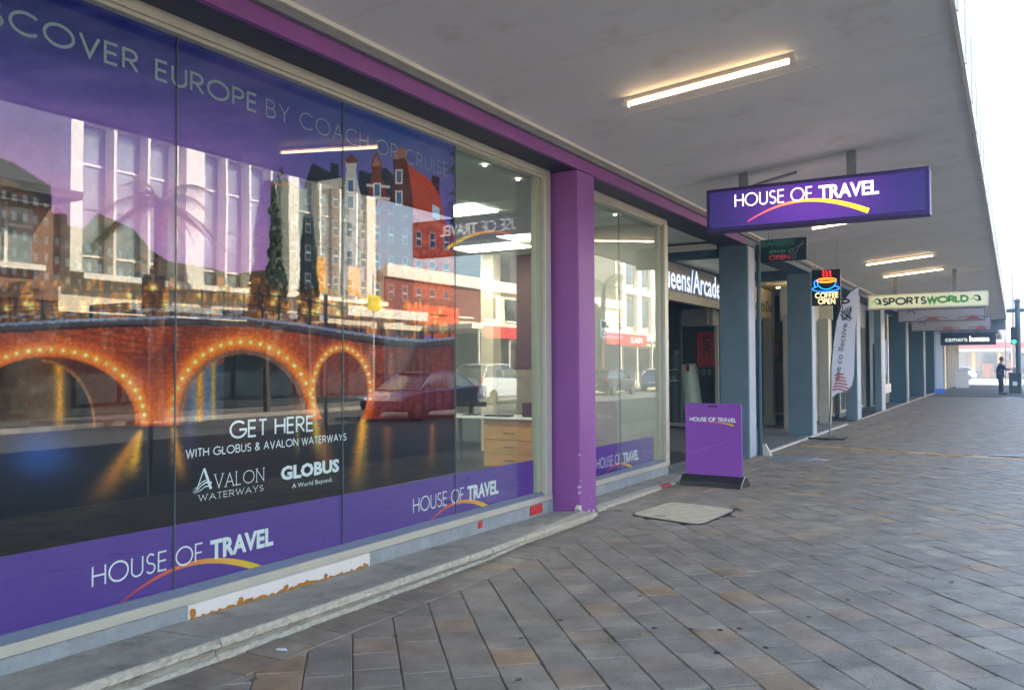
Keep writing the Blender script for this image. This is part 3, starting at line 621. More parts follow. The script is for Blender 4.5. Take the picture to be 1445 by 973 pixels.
# plinth, boards and step
def rough_bar(x0, x1, y0, y1, z0, z1, step=.04, amp=.006, z0b=None, z1b=None, fall=0, dx=0):
    """bar along Y with a worn outer edge"""
    mb = MB(); n = max(2, int((y1-y0)/step)); prof_n = 6; i0 = len(mb.v)
    for k in range(n+1):
        yy = y0+(y1-y0)*k/n; f = k/n; zt = z1 if z1b is None else z1+(z1b-z1)*f; zb = z0 if z0b is None else z0+(z0b-z0)*f
        j = lambda: rng.uniform(-amp, amp)+dx*f
        jz = lambda: rng.uniform(-amp, amp)
        mb.v += [(x0, yy, zb), (x1+j(), yy, zb+.001), (x1+j(), yy, (zb+zt)/2+jz()), (x1+j(), yy, zt-.012+jz()), (x1-.014+j(), yy, zt-.001), (x0, yy, zt-fall)]
    for k in range(n):
        for j in range(prof_n): a, b = i0+k*prof_n+j, i0+k*prof_n+(j+1) % prof_n; mb.f.append((a, b, b+prof_n, a+prof_n))
    mb.f.append(tuple(range(i0, i0+prof_n))[::-1]); mb.f.append(tuple(range(i0+n*prof_n, i0+(n+1)*prof_n))); return mb
bx('plinth', M_plinth, shop, -4.35, -4.062, .1, 7.739, 0, .164); bx('plinth', M_plinth, shop, -4.35, -4.062, 8.131, 11.1, 0, .164)
pb = rough_bar(-4.061, -4.05, 3.28, 4.86, .06, .164, amp=.001).obj('painted_board', M_whiteboard, shop)
mb = MB(); rr3 = random.Random(8)
for yy, ww, h_ in [(3.31, .03, .075), (3.66, .03, .05), (3.72, .05, .03), (4.03, .028, .045), (4.40, .02, .04), (4.80, .018, .03), (4.16, .05, .025), (4.22, .03, .03)]:
    zb = .072; pts = [(-4.0495, yy+ww*math.cos(a)*rr3.uniform(.6, 1.15), zb+h_*.5+h_*.5*math.sin(a)*rr3.uniform(.6, 1.2)) for a in [k*.5236 for k in range(12)]]; mb.prism(pts, (.0008, 0, 0))
pts = [(-4.0495, 3.28+k*.02, .086+rr3.uniform(-.010, .012)-(k/80)*.008) for k in range(79)]
mb.prism([(-4.0495, 4.85, .062), (-4.0495, 3.28, .062)]+pts, (.0006, 0, 0)); mb.obj('rust_marks', M_rust, pb)
for a, b, z0 in ((7.26, 7.50, .06), (6.33, 6.40, .09), (.6, .7, .1)): rough_bar(-4.061, -4.055, a, b, z0, .15, amp=.005, step=.02).obj('red_patch', M_red, shop)
step = thing('step', (-3.8, 5, 0), 'worn concrete step with pale crumbling nosing under the big shop window', 'step')
js = [-1.0, 1.2, 3.065, 5.72, 7.737]
for a, b in zip(js, js[1:]):
    dx_ = -.185 if b > 7 else 0
    f = lambda yy: .118-.052*max(0, (yy-2))/5.7
    rough_bar(-4.06, -3.545, a+.004, b-.004, f(a)-.042, f(a), amp=.0035, z0b=f(b)-.042, z1b=f(b), fall=.030, dx=dx_).obj('tread', M_conc, step)
    rough_bar(-3.565, -3.533, a+.004, b-.004, f(a)-.040, f(a)+.002, amp=.005, step=.03, z0b=f(b)-.036, z1b=f(b)+.002, dx=dx_).obj('nosing', M_concedge, step)
    rough_bar(-4.06, -3.580, a+.004, b-.004, -.02, f(a)-.044, amp=.007, z0b=-.02, z1b=f(b)-.044, dx=dx_).obj('riser', M_conc, step)
    rough_bar(-3.60, -3.55, a, b, -.02, .026, amp=.006, step=.03, z1b=.018, dx=dx_).obj('foot_strip', M_concedge, step)
step2 = thing('sill_step', (-3.9, 9.6, 0), 'low paved step with pale edge below the small shop window', 'step')
yy = 8.135
while yy < 11.0:
    rough_bar(-4.06, -3.79, yy+.002, min(yy+.47, 11.1)-.002, -.02, .05, amp=.002, step=.1).obj('slab', M_conc, step2); yy += .47
rough_bar(-3.788, -3.735, 8.135, 11.1, -.02, .035, amp=.006).obj('pale_edge', M_concedge, step2)
rough_bar(-3.79, -3.730, 9.98, 10.32, .0, .040, amp=.009, step=.03).obj('red_patch', mat('dull_red_patch', srgb(176, 66, 60), .7, var=.3, scale=30), step2)

# ------------------------------------------------------------------ canopy
canopy = thing('canopy', (-2, 20, 3.68), 'long grey sheeted canopy sloping up over the pavement', 'canopy')
XE = -.335
seams = [-11.0+1.5*k+.1 for k in range(0, 52)]   # 1.5 m sheets
seams = [s_ for s_ in seams if s_ < 54]
for a, b in zip(seams, seams[1:]):
    dz = rng.uniform(-.0015, .0015)
    MB().prism([(XF+.05, a+.003, ceil_z(XF+.05)+dz), (XF+.05, b-.003, ceil_z(XF+.05)+dz), (XE+.002, b-.003, ceil_z(XE)+dz), (XE+.002, a+.003, ceil_z(XE)+dz)], (0, 0, .012)).obj('ceiling_sheet', M_ceil, canopy)
    MB().prism([(XF, a+.003, ceil_z(XF)+.02), (XE, a+.003, ceil_z(XE)+.02), (XE, b, ceil_z(XE)+.02), (XF, b, ceil_z(XF)+.02)], (0, 0, .01)).obj('sheet_backing', M_trim, canopy) if False else None
MB().prism([(XF, -11, ceil_z(XF)+.022), (XF, 53.0, ceil_z(XF)+.022), (XE-.03, 53.0, ceil_z(XE)+.022), (XE-.03, -11, ceil_z(XE)+.022)], (0, 0, .12)).obj('roof_deck', M_trim, canopy)
bx('cornice', mat('grey_cornice_paint', srgb(126, 124, 122), .6, var=.1), canopy, XF-.03, XF+.045, -11, 13.95, 3.607, 3.678)
bx('cornice_bead', M_trim, canopy, XF+.046, XF+.075, -11, 30, 3.655, 3.688)
bx('edge_trim', M_trim, canopy, XE+.001, XE+.030, -11, 53.0, 3.955, 4.60)
for k in range(50): bx('edge_batten', M_trim, canopy, XE+.031, XE+.045, -8+k*1.22, -7.97+k*1.22, 3.96, 4.6)
bx('end_box', M_teal, canopy, -1.3, XE-.01, 53.1, 53.6, 3.4, 4.2)
for s_ in seams[1:-1]:
    MB().prism([(XF+.08, s_-.011, ceil_z(XF+.08)-.003), (XF+.08, s_+.011, ceil_z(XF+.08)-.003), (XE, s_+.011, ceil_z(XE)-.003), (XE, s_-.011, ceil_z(XE)-.003)], (0, 0, .005)).obj('cover_strip', M_trim, canopy)
MB().tube([(-2.95, -6, ceil_z(-2.95)-.012), (-2.95, 6.66, ceil_z(-2.95)-.012)], .009, 6).obj('conduit', M_trim, canopy) if False else None
# tube lights
tube_spots = [6.7, 14.35, 20.2, 23.2, 28.9, 36.5, 44.5]
def tube_light():
    t = thing('tube_light', (0, 0, 0), 'x', 'lamp', 'tube lamps under the canopy')
    n = .09; z = lambda x: .0+n*x
    MB().prism([(-.70, -.02, z(-.70)+.0), (.70, -.02, z(.70)), (.70, .02, z(.70)), (-.70, .02, z(-.70))], (0, 0, .036)).obj('batten', M_trim, t)
    MB().tube([(-.66, 0, z(-.66)-.024), (.66, 0, z(.66)-.024)], .0125, 10).obj('tube', M_tube, t)
    for s_ in (-1, 1): MB().box(s_*.69-.025, s_*.69+.025, -.02, .02, z(s_*.69)-.045, z(s_*.69)+.0).obj('end_cap', M_trim, t)
    return t
tl = tube_light(); names = ['nearest glowing tube lamp under the canopy, before the purple hanging sign', 'glowing tube lamp just behind the purple hanging sign', 'nearer of the two tube lamps above the white and green sign', 'farther of the two tube lamps above the white and green sign']
for i, yy in enumerate(tube_spots[:4]):
    o = tl if i == 0 else copy_tree(tl); o.location = (-2.11, yy, ceil_z(-2.11)-.035); o['label'] = names[i]

# ------------------------------------------------------------------ hanging signs
def lightbox(name, x0, x1, y, z0, z1, th, label, cat, face, side, hang, group=None):
    t = thing(name, ((x0+x1)/2, y, z0), label, cat, group)
    bx('case', side, t, x0, x1, y, y+th, z0, z1, ch=.006)
    f = bx('face', face, t, x0+.035, x1-.035, y-.004, y+.001, z0+.04, z1-.035)
    bkf = bx('back_face', face, t, x0+.035, x1-.035, y+th-.001, y+th+.004, z0+.04, z1-.035)
    for hx in hang: bx('hanger', M_steel if side is not M_purple else side, t, hx-.05, hx+.05, y+th/2-.03, y+th/2+.03, z1-.002, ceil_z(hx)+.01)
    lightbox.back = bkf
    return t, f
def glow_face(name, x0, x1, y, z0, z1, base, glow, cx, wx, parent, ny=-1):
    mb = MB(); nx, nz = 40, 8; cs = []
    for j in range(nz+1):
        for i in range(nx+1):
            x = x0+(x1-x0)*i/nx; z = z0+(z1-z0)*j/nz; mb.v.append((x, y, z)); g = math.exp(-((x-cx)/wx)**2)*(.75+.25*math.sin(math.pi*j/nz)); cs.append(tuple(base[k]+(glow[k]-base[k])*g for k in range(3))+(1,))
    for j in range(nz):
        for i in range(nx): a = j*(nx+1)+i; mb.f.append((a, a+1, a+nx+2, a+nx+1))
    mb.c = cs; return mb.obj(name, M_signglow, parent)
M_signglow = mat('backlit_sign_film', (0, 0, 0), .4, var=0, per='attr', emit='attr', estr=.12)
Yh = 9.97
M_signcase = mat('purple_sign_case', srgb(72, 46, 110), .5, var=.06)
t, f = lightbox('hanging_sign', -3.14, -.735, Yh, 3.09, 3.60, .2, 'purple lightbox sign with white lettering and yellow swoosh hanging across the pavement', 'sign', mat('purple_sign_face', srgb(48, 40, 96), .35, var=.04), M_signcase, (-2.72, -1.52))
M_glowwhite = mat('backlit_white_lettering', srgb(240, 238, 225), .5, var=0, emit=(1, .97, .86), estr=.40)
glow_face('lit_film', -3.10, -.775, Yh-.0055, 3.135, 3.56, srgb(40, 38, 92), srgb(104, 54, 160), -1.95, .72, f); glow_face('lit_film', -3.10, -.775, Yh+.2055, 3.135, 3.56, srgb(40, 34, 92), srgb(112, 52, 168), -1.95, .72, lightbox.back)
logo(f, (-2.79, Yh-.006, 3.36), *VX, 1.56, .155, mw=M_glowwhite, mc=M_colglow, glow=True)
ff = lightbox.back
logo(ff, (-1.1, Yh+.205, 3.36), Vector((-1, 0, 0)), Vector((0, 0, 1)), Vector((0, 1, 0)), 1.56, .155, mw=M_glowwhite, mc=M_colglow, glow=True)
MB().tube([(-2.65, Yh+.1, 3.60), (-2.50, Yh+.25, 3.68), (-2.2, Yh+.5, 3.8)], .02, 6).obj('cable', M_steel, t)

# barber sign
t = thing('barber_sign', (-2.9, 13.6, 3.1), 'small dark panel with faint green and red tube lettering and scissors', 'sign')
bx('panel', mat('dark_teal_panel', srgb(22, 46, 52), .4, var=.1), t, -3.42, -2.72, 13.6, 13.66, 3.13, 3.48, ch=.004)
gr = mat('dim_green_tube', srgb(70, 130, 110), .5, var=0, emit=srgb(60, 140, 110), estr=.05); rd = mat('dim_red_tube', srgb(170, 60, 70), .5, var=0, emit=srgb(200, 50, 60), estr=.08); wt = mat('dim_white_tube', srgb(150, 165, 165), .5, var=0)
stroke_text('BARBER', (-3.40, 13.594, 3.365), *VX, .09, width=.50, stroke=.1).obj('lettering', gr, t)
font_text('shop', (-3.29, 13.594, 3.265), *VX, .06, width=.26).obj('lettering', gr, t)
stroke_text('OPEN', (-3.28, 13.594, 3.155), *VX, .07, width=.30, stroke=.12).obj('lettering', rd, t)
mb = MB(); ribbon(mb, [(0, .02), (.13, .22)], .008, .008, (Vector((-2.90, 13.593, 3.20)), *VX), 0); ribbon(mb, [(.0, .13), (.17, .20)][::-1], .008, .008, (Vector((-2.92, 13.593, 3.18)), *VX), .0005)
ribbon(mb, arc(-.01, 0, .03, .035, 0, 360, 12), .008, .008, (Vector((-2.90, 13.593, 3.19)), *VX), 0, True); ribbon(mb, arc(-.05, .09, .035, .028, 0, 360, 12), .008, .008, (Vector((-2.90, 13.593, 3.19)), *VX), 0, True); mb.obj('scissors', wt, t)
for hx in (-3.3, -2.8): MB().tube([(hx, 13.63, 3.48), (hx, 13.63, ceil_z(hx))], .004, 5).obj('wire', M_steel, t)

# coffee neon
t = thing('coffee_sign', (-3.0, 16.2, 2.6), 'black neon sign with glowing blue and orange coffee cup', 'sign')
X0, X1, Z0, Z1, YN = -3.16, -2.66, 2.585, 3.235, 16.2
bx('panel', mat('black_neon_panel', srgb(14, 26, 34), .35, var=.05), t, X0, X1, YN, YN+.05, Z0, Z1, ch=.004)
def neon(nm, c, s_): return mat(nm, c, .5, var=0, emit=c, estr=s_)
nb, no_, nr, nw = neon('blue_neon', srgb(30, 120, 255), .6), neon('orange_neon', srgb(255, 130, 30), .5), neon('red_neon', srgb(255, 30, 40), .5), neon('warm_white_neon', srgb(255, 225, 150), .35)
def nt_(nm, pts, m, r=.008): MB().tube([(X0+p[0]*.5, YN-.018, Z0+p[1]*.65) for p in pts], r, 6).obj(nm, m, t)
nt_('cup_rim', arc(.53, .70, .33, .06, 0, 360, 24), no_, .010); nt_('cup_rim', arc(.53, .69, .22, .03, 0, 360, 18), no_, .006)
nt_('cup_bowl', arc(.53, .66, .32, .21, 180, 360, 20), nb); nt_('cup_handle', arc(.17, .62, .07, .09, 40, 300, 12), nb); nt_('saucer', arc(.5, .47, .46, .085, 130, 410, 26), nb)
for k in range(3): nt_('steam', [(.42+.12*k+.03*math.sin(j*1.5), .80+.022*j) for j in range(9)], nr, .008)
stroke_text('COFFEE', (X0+.07, YN-.012, Z0+.135), *VX, .10, width=.39, stroke=.15, gap=.24).obj('lettering', nw, t); stroke_text('OPEN', (X0+.12, YN-.012, Z0+.025), *VX, .10, width=.28, stroke=.15, gap=.24).obj('lettering', nw, t)
for hx in (-3.1, -2.72): MB().tube([(hx, YN+.02, Z1), (hx, YN+.02, ceil_z(hx))], .004, 5).obj('wire', M_steel, t)

# white and green sports sign
t, f = lightbox('sports_sign', -3.27, -.52, 24, 2.95, 3.335, .18, 'cream lightbox sign with dark blue and green lettering, above the feather banner', 'sign', mat('cream_sign_face', srgb(214, 214, 190), .4, var=.03, emit=srgb(220, 225, 160), estr=.06), M_trim, (-2.6, -1.25))
nv, gn = mat('navy_print', srgb(36, 60, 92), .5, var=0), mat('green_print', srgb(60, 165, 90), .5, var=0)
stroke_text('SPORTS', (-2.90, 23.992, 3.045), *VX, .20, width=1.0, stroke=.22, gap=.2).obj('lettering', nv, t); stroke_text('WORLD', (-1.86, 23.992, 3.055), *VX, .19, width=.90, stroke=.26, gap=.16).obj('lettering', gn, t)
for ex, m1 in ((-3.05, nv), (-.78, nv)):
    mb = MB(); ribbon(mb, arc(0, 0, .08, .08, 130, -40, 12), .02, .07, (Vector((ex, 23.992, 3.14)), *VX), 0); mb.obj('emblem', m1, t)
    mb = MB(); ribbon(mb, [(-.13, 0), (-.06, .03), (0, -.02), (.05, -.05)], .01, .04, (Vector((ex, 23.990, 3.13)), *VX), 0); mb.obj('emblem', gn, t)
for yy, x0, z0, z1, lb, nm in ((32, -3.42, 2.97, 3.40, 'faded white sign with a low red and navy wave, first behind the green lettered sign', 'faded_sign'), (40, -3.75, 2.93, 3.50, 'faded white sign with a red wave, lowest and farthest of the two plain ones', 'faded_sign')):
    t, f = lightbox(nm, x0, -.78, yy, z0, z1, .2, lb, 'sign', mat('faded_sign_face', srgb(176, 172, 176), .5, var=.05, stain=(3, .62, srgb(140, 150, 165), .5)), mat('grey_blue_case', srgb(96, 106, 120), .5), (-2.8, -1.3), 'faded white signs under the canopy')
    zz = z0+.05
    for k, (cx_, w_, cc) in enumerate(((-2.35, .55, 'red_print'), (-1.15, .5, 'red_print'))):
        mb = MB(); n = 12; up = [(cx_-w_/2+w_*j/n, yy-.006-.001*k, zz+.09*math.sin(math.pi*j/n)) for j in range(n+1)]; mb.poly(up); mb.obj('wave', mat('red_print', srgb(176, 60, 62), .5, var=.05), t)
        mb = MB(); ribbon(mb, [(cx_-w_/2-.2+(w_+.4)*j/n, .03+.085*math.sin(math.pi*(j/n))) for j in range(n+1)], .02, .02, (Vector((0, yy-.009, zz)), *VX), 0); mb.obj('wave', nv, t)
    mb = MB(); ribbon(mb, arc(0, 0, .11, .09, 200, -20, 10), .03, .06, (Vector((x0+.42, yy-.006, z0+.3)), *VX), 0); mb.obj('emblem', mat('grey_print', srgb(112, 108, 116), .5), t)
t, f = lightbox('camera_shop_sign', -3.10, -.72, 47, 2.47, 3.08, .2, 'dark blue hanging sign with pale lower case lettering, farthest down the canopy', 'sign', mat('dark_blue_sign_face', srgb(20, 48, 58), .4, var=.05), M_tealdark, (-2.6, -1.3))
font_text('camera', (-2.90, 46.99, 2.65), *VX, .24, width=.98, offset=.012).obj('lettering', mat('dim_white_print', srgb(200, 208, 208), .5, emit=(.8, .9, .9), estr=.12), t)
font_text('house', (-1.84, 46.99, 2.65), *VX, .26, width=.84, offset=.03).obj('lettering', M_glowwhite, t)
#@@SECTION
# ------------------------------------------------------------------ inside the travel shop
room = thing('shop_room', (-7, 7, 0), 'grey office interior seen through the clear panes of the shop window', 'room')
bx('floor', M_infloor, room, -10.4, -4.36, .12, 13.9, -.01, .06)
bx('back_wall', M_inwall, room, -10.5, -10.4, 0, 13.9, 0, 3.6); bx('side_wall', M_inwall, room, -10.4, -4.2, 0, .08, 0, 3.6); bx('far_wall', M_inwall, room, -10.4, -5.95, 13.9, 14.0, 0, 3.6)
bx('partition', M_inwall, room, -5.9, -4.2, 11.14, 11.22, 0, 3.6); bx('lobby_partition', M_inwall, room, -5.93, -5.86, 11.22, 13.9, 0, 3.6)
bx('slab', M_inwall, room, -10.5, -4.2, 0, 14.0, 3.62, 3.7)
bx('feature_wall', M_brownwall, room, -7.6, -5.95, 12.9, 13.0, 1.45, 3.44); bx('low_wall', mat('beige_panel', srgb(150, 146, 122), .8), room, -7.9, -5.95, 12.6, 12.7, .06, 1.45)
bx('white_post', M_cream, room, -7.95, -7.7, 12.5, 12.75, .06, 3.44)
tm = None
for i in range(5):
    for j in range(23):
        x0 = -10.3+i*1.2; y0_ = .1+j*.6
        if y0_+.6 > 11.1 and x0+1.2 > -5.8: continue
        if (i, j) in ((3, 14), (2, 19), (1, 14), (3, 7), (1, 7), (3, 2)):  # some panels show; the others are unseen, added to light the room
            m_ = MB().box(.02, 1.18, .02, .58, 3.43, 3.45); m_.v = [(x+x0, y+y0_, z) for x, y, z in m_.v]; m_.obj('light_panel', M_panel, room); continue
        if tm is None: o = MB().box(.008, 1.192, .008, .592, 3.45, 3.47).obj('ceiling_tile', M_inceil); tm = o.data
        else: o = bpy.data.objects.new('ceiling_tile', tm); C.objects.link(o)
        o.parent = room; o.location = (x0+7, y0_-7, 0)
for px, py in ((684, 233), (731, 253), (868, 303)):
    v = on_plane(px, py, 2, 3.44); MB().tube([(v.x, v.y, 3.445), (v.x, v.y, 3.43)], .018, 10).obj('downlight', M_spot, room)
Yd = 10.6
a = on_plane(682, 590, 1, Yd); b = on_plane(757, 589, 1, Yd); e = on_plane(655, 587, 1, Yd); xr = -4.9
dk = thing('desk', ((a.x+b.x)/2, Yd, .06), 'white topped office desk seen through the clear window pane', 'desk')
bx('desk_top', mat('white_desk_top', srgb(214, 212, 200), .4), dk, e.x-.5, -5.3, Yd-.06, Yd+.7, .745, .775, ch=.005)
for lx in (e.x-.45, -5.4): bx('leg', M_steel, dk, lx, lx+.05, Yd+.5, Yd+.55, .06, .744)
dr = thing('drawer_unit', ((a.x+b.x)/2, Yd, .06), 'light wood drawer unit with thin dark handles under the white desk', 'drawers')
bx('carcass', M_wood, dr, a.x, b.x+.1, Yd+.02, Yd+.5, .06, .743)
for k in range(4):
    z1 = .738-(.09 if k else 0)-max(0, k-1)*.2; z0 = z1-(.085 if k == 0 else .196)
    z0 = max(z0, .065)
    d_ = bx('drawer', M_wood, dr, a.x+.01, b.x+.09, Yd-.002, Yd+.019, z0, z1-.006, ch=.003)
    if k: MB().tube([((a.x+b.x)/2-.09, Yd-.02, (z0+z1)/2), ((a.x+b.x)/2+.09, Yd-.02, (z0+z1)/2)], .006, 6).obj('handle', M_black, d_)
k_ = bx('keyboard', M_black, None, a.x-.05, a.x+.38, Yd+.1, Yd+.24, .776, .80, ch=.004); tag(k_, 'black keyboard lying on the white office desk', 'keyboard')
mo = thing('monitor', (a.x-.4, Yd+.35, .776), 'dark monitor standing on the office desk', 'monitor')
bx('screen', M_black, mo, a.x-.7, a.x-.16, Yd+.32, Yd+.35, .90, 1.22, ch=.005); bx('stand', M_black, mo, a.x-.47, a.x-.4, Yd+.34, Yd+.37, .79, .91); bx('foot', M_black, mo, a.x-.55, a.x-.3, Yd+.27, Yd+.43, .777, .789)
MBt = MB().box(b.x-.35, b.x+.02, Yd+.2, Yd+.5, .776, .98, ch=.01); single('desk_box', MBt, mat('dark_brown_box', srgb(64, 48, 46), .6), 'dark brown box at the right end of the office desk', 'box')
v = on_plane(757, 646, 0, -4.32); single('white_adapter', MB().box(-4.34, -4.28, v.y-.035, v.y+.035, v.z-.06, v.z+.06, ch=.01), M_white, 'small white plug adapter behind the glass at the window corner', 'adapter')
# second window: hanging notice, planter with stem
pts = [on_plane(px, py, 0, -4.2) for px, py in ((847, 450), (873, 450), (873, 478), (847, 478))]
nz = thing('notice', (-4.2, pts[0].y, pts[2].z), 'white hanging notice with CLO lettering at the left of the small shop window', 'notice')
ya, yb, za, zb = pts[0].y, pts[1].y+.1, pts[2].z, pts[0].z
bx('board', M_white, nz, -4.205, -4.195, ya, yb, za, zb); bx('header', mat('slate_print', srgb(60, 66, 84), .5), nz, -4.1945, -4.1935, ya+.03, yb-.03, zb-(zb-za)*.45, zb-.02)
font_text('CLOSED', (-4.193, ya+.03, za+(zb-za)*.14), *VY, (zb-za)*.26, width=(yb-ya)*.9).obj('lettering', M_black, nz)
v = on_plane(893, 600, 0, -4.75)
pl = thing('planter', (-4.75, v.y, .06), 'white square planter with tall thin green stem behind the small window', 'planter')
bx('pot', M_white, pl, -5.0, -4.55, v.y-.35, v.y+.35, .06, .88, ch=.01)
gs = mat('green_stem', srgb(90, 140, 60), .5)
MB().tube([(-4.75, v.y-.2+.07*k-.004*k*k, .88+k*.11) for k in range(9)], .008, 6).obj('stem', gs, pl)
for k in range(5):
    mb = MB(); mb.prism([(-4.75+.03*k-.06, v.y-.1+.03*k, .95), (-4.74, v.y+.03*k, 1.15), (-4.7, v.y+.14+.05*k, 1.02+.05*k)], (.004, 0, 0)); mb.obj('leaf', gs, pl)
for k in range(4): bm = bmesh.new(); bmesh.ops.create_icosphere(bm, subdivisions=1, radius=.035, matrix=Matrix.Translation((-4.75+.02*k, v.y+.12+.06*k, 1.62+.05*math.sin(k)))); MB().add(bm).obj('flower', M_white, pl)

# ------------------------------------------------------------------ arcade lobby and the shops beyond
arc_b = thing('arcade_building', (-4.6, 19, 0), 'blue grey painted arcade building with recessed lobby behind square columns', 'building')
M_lobfloor = mat('dark_lobby_tile', srgb(118, 118, 112), .5, var=.2, scale=10)
xx = -5.8
lf = bx('lobby_bed', mat('grout', srgb(48, 48, 48), .9), arc_b, -9.4, -3.80, 11.12, 30.3, -.013, -.002)
tmesh = None
for i in range(5):
    for j in range(33):
        x0, y0_ = -3.80-(i+1)*.4, 11.14+j*.4
        if y0_ > 24.5: continue
        if tmesh is None: o = MB().box(.003, .397, .003, .397, -.006, .004).obj('floor_tile', M_lobfloor); tmesh = o.data
        else: o = bpy.data.objects.new('floor_tile', tmesh); C.objects.link(o)
        o.parent = arc_b; o.location = (x0+4.6, y0_-19, rng.uniform(-.001, .001))
bx('edge_strip', mat('white_edge_strip', srgb(215, 208, 196), .5, var=.1), arc_b, -3.745, -3.665, 14.66, 23.2, -.01, .022, ch=.003)
bx('edge_strip', M_concedge, arc_b, -3.745, -3.68, 25.6, 52, -.01, .02)
COLS = [(14.08, 14.50), (19.18, 19.60), (25.30, 25.95), (30.35, 30.95)]
for (a, b), xb_ in zip(COLS, (-4.235, -4.26, -4.05, -3.96)): column(a, b, M_teal, arc_b, xb=xb_, zt=3.50)
for a, b in COLS: bx('lit_front', mat('lit_column_front', srgb(168, 178, 188), .5, var=.08), arc_b, XF+.001, XF+.012, a+.01, b-.01, 0, 3.47)  # paler fronts added: light from the street put into the colour
MB().tube([(-3.71, 14.60, .0), (-3.71, 14.60, 3.55)], .035, 8).obj('downpipe', M_tealdark, arc_b)
fl = MB(); fl.prism([(-3.66, 14.55, .0), (-3.50, 14.50, .0), (-3.62, 14.57, .19), (-3.68, 14.60, .19)], (0, .06, 0)); single('foot_guard', fl, mat('scuffed_white_plastic', srgb(226, 210, 196), .6, var=.15, scale=20), 'scuffed white wedge guard at the foot of the second column', 'guard')
bx('lobby_ceiling', mat('pale_lobby_ceiling', srgb(226, 230, 216), .7, var=.05), arc_b, -9.4, -4.22, 11.12, 25.3, 3.60, 3.66)
bx('beam', M_tealdark, arc_b, -5.8, -4.27, 14.12, 14.32, 3.33, 3.598); bx('beam_trim', M_trim, arc_b, -5.8, -4.27, 14.05, 14.115, 3.46, 3.56)
bx('beam', M_tealdark, arc_b, -5.8, -3.76, 19.25, 19.5, 3.40, 3.598) ; bx('beam_trim', M_trim, arc_b, -5.8, -3.62, 19.15, 19.175, 3.585, 3.62)
bx('fascia', M_teal, arc_b, XF-.04, XF, 13.96, 53, 3.502, 3.606); bx('soffit', M_tealdark, arc_b, -4.22, XF-.042, 13.96, 53, 3.504, 3.60)
bx('cornice', mat('grey_cornice_paint', (.2, .2, .2)), canopy, XF-.03, XF+.045, 13.951, 53, 3.607, 3.678)
bx('lobby_wall', M_inwall, arc_b, -5.95, -5.81, 11.12, 14.9, 0, 3.60); bx('return_wall', M_alu, arc_b, -5.8, -4.2, 11.135, 11.16, 0, 3.598)
bx('sign_board', mat('pale_sign_board', srgb(168, 158, 148), .6, var=.06), arc_b, -5.86, -5.80, 14.9, 20.2, 2.98, 3.55)
bx('sign_top', M_tealdark, arc_b, -5.9, -5.83, 14.9, 20.2, 3.551, 3.599)
bx('shutter_box', mat('grey_shutter', srgb(120, 116, 108), .5, .3), arc_b, -5.95, -5.79, 14.9, 20.2, 2.80, 2.975)
for k in range(4): bx('shutter_slat', M_alu, arc_b, -5.79, -5.775, 14.9, 20.1, 2.805+.042*k, 2.84+.042*k)
a = on_plane(938, 400, 0, -5.77); b = on_plane(1019, 417, 0, -5.77); q1 = on_plane(980, 413, 0, -5.77); q2 = on_plane(980, 384, 0, -5.77)
Wd = (b.y-a.y)*1.10; st_ = b.y-.22-Wd
font_text('Queens/Arcade', (-5.775, st_, q1.z-.02), *VY, (q2.z-q1.z)*1.12, width=Wd, offset=.02).obj('blue_letter_backs', mat('blue_letter_side', srgb(60, 130, 190), .5), arc_b)
font_text('Queens/Arcade', (-5.745, st_, q1.z-.01), *VY, (q2.z-q1.z)*1.12, width=Wd, offset=.014).obj('white_lettering', mat('bright_white_letters', srgb(240, 240, 240), .4, emit=(1, 1, 1), estr=.12), arc_b)
# dark passage and its display window (faces the camera)
M_dark = mat('dark_passage_paint', srgb(62, 78, 82), .6, var=.15)
bx('passage_wall', M_dark, arc_b, -16, -6.0, 14.78, 14.88, 0, 3.6); bx('passage_ceiling', M_dark, arc_b, -16, -5.96, 14.9, 22.3, 3.58, 3.598); bx('passage_back', M_dark, arc_b, -16.1, -16, 14.8, 22, 0, 3.6)
bx('passage_floor', M_lobfloor, arc_b, -16, -5.81, 14.9, 20.1, -.001, .003)
bx('display_back', M_dark, arc_b, -9.6, -5.9, 21.6, 21.7, 0, 3.6); bx('display_floor', mat('cream_plinth', srgb(150, 146, 130), .5), arc_b, -9.6, -5.96, 20.02, 21.6, .03, .10); bx('display_kick', M_dark, arc_b, -9.6, -5.96, 20.1, 21.6, 0, .03)
bx('display_glass', M_glass, arc_b, -9.6, -6.0, 20.0, 20.01, .12, 2.78)
a = on_plane(1012, 500, 1, 19.98); bx('display_frame', M_alu, arc_b, a.x-.05, a.x+.03, 19.95, 20.03, .1, 2.79); a = on_plane(961, 500, 1, 19.98); bx('display_frame', M_steel, arc_b, a.x-.02, a.x+.02, 19.96, 20.02, .1, 2.79)
bx('display_frame', M_alu, arc_b, -9.6, -5.96, 19.95, 20.03, .07, .13)
def at20(px, py, Y=20.45): return on_plane(px, py, 1, Y)
# AC box
a, b = at20(965, 437, 19.7), at20(1009, 459, 19.7)
ac = thing('ceiling_unit', ((a.x+b.x)/2, 19.7, b.z), 'long pale box unit hanging in the dark arcade passage', 'unit')
bx('body', mat('pale_grey_casing', srgb(150, 142, 132), .5), ac, a.x, b.x, 19.55, 19.9, b.z, a.z, ch=.01); bx('end_grille', M_trim, ac, b.x-.13, b.x-.10, 19.545, 19.549, b.z+.02, a.z-.02)
for k in range(6): bx('louvre', M_steel, ac, a.x+.05, b.x-.15, 19.543, 19.549, b.z+.04+k*.05, b.z+.06+k*.05)
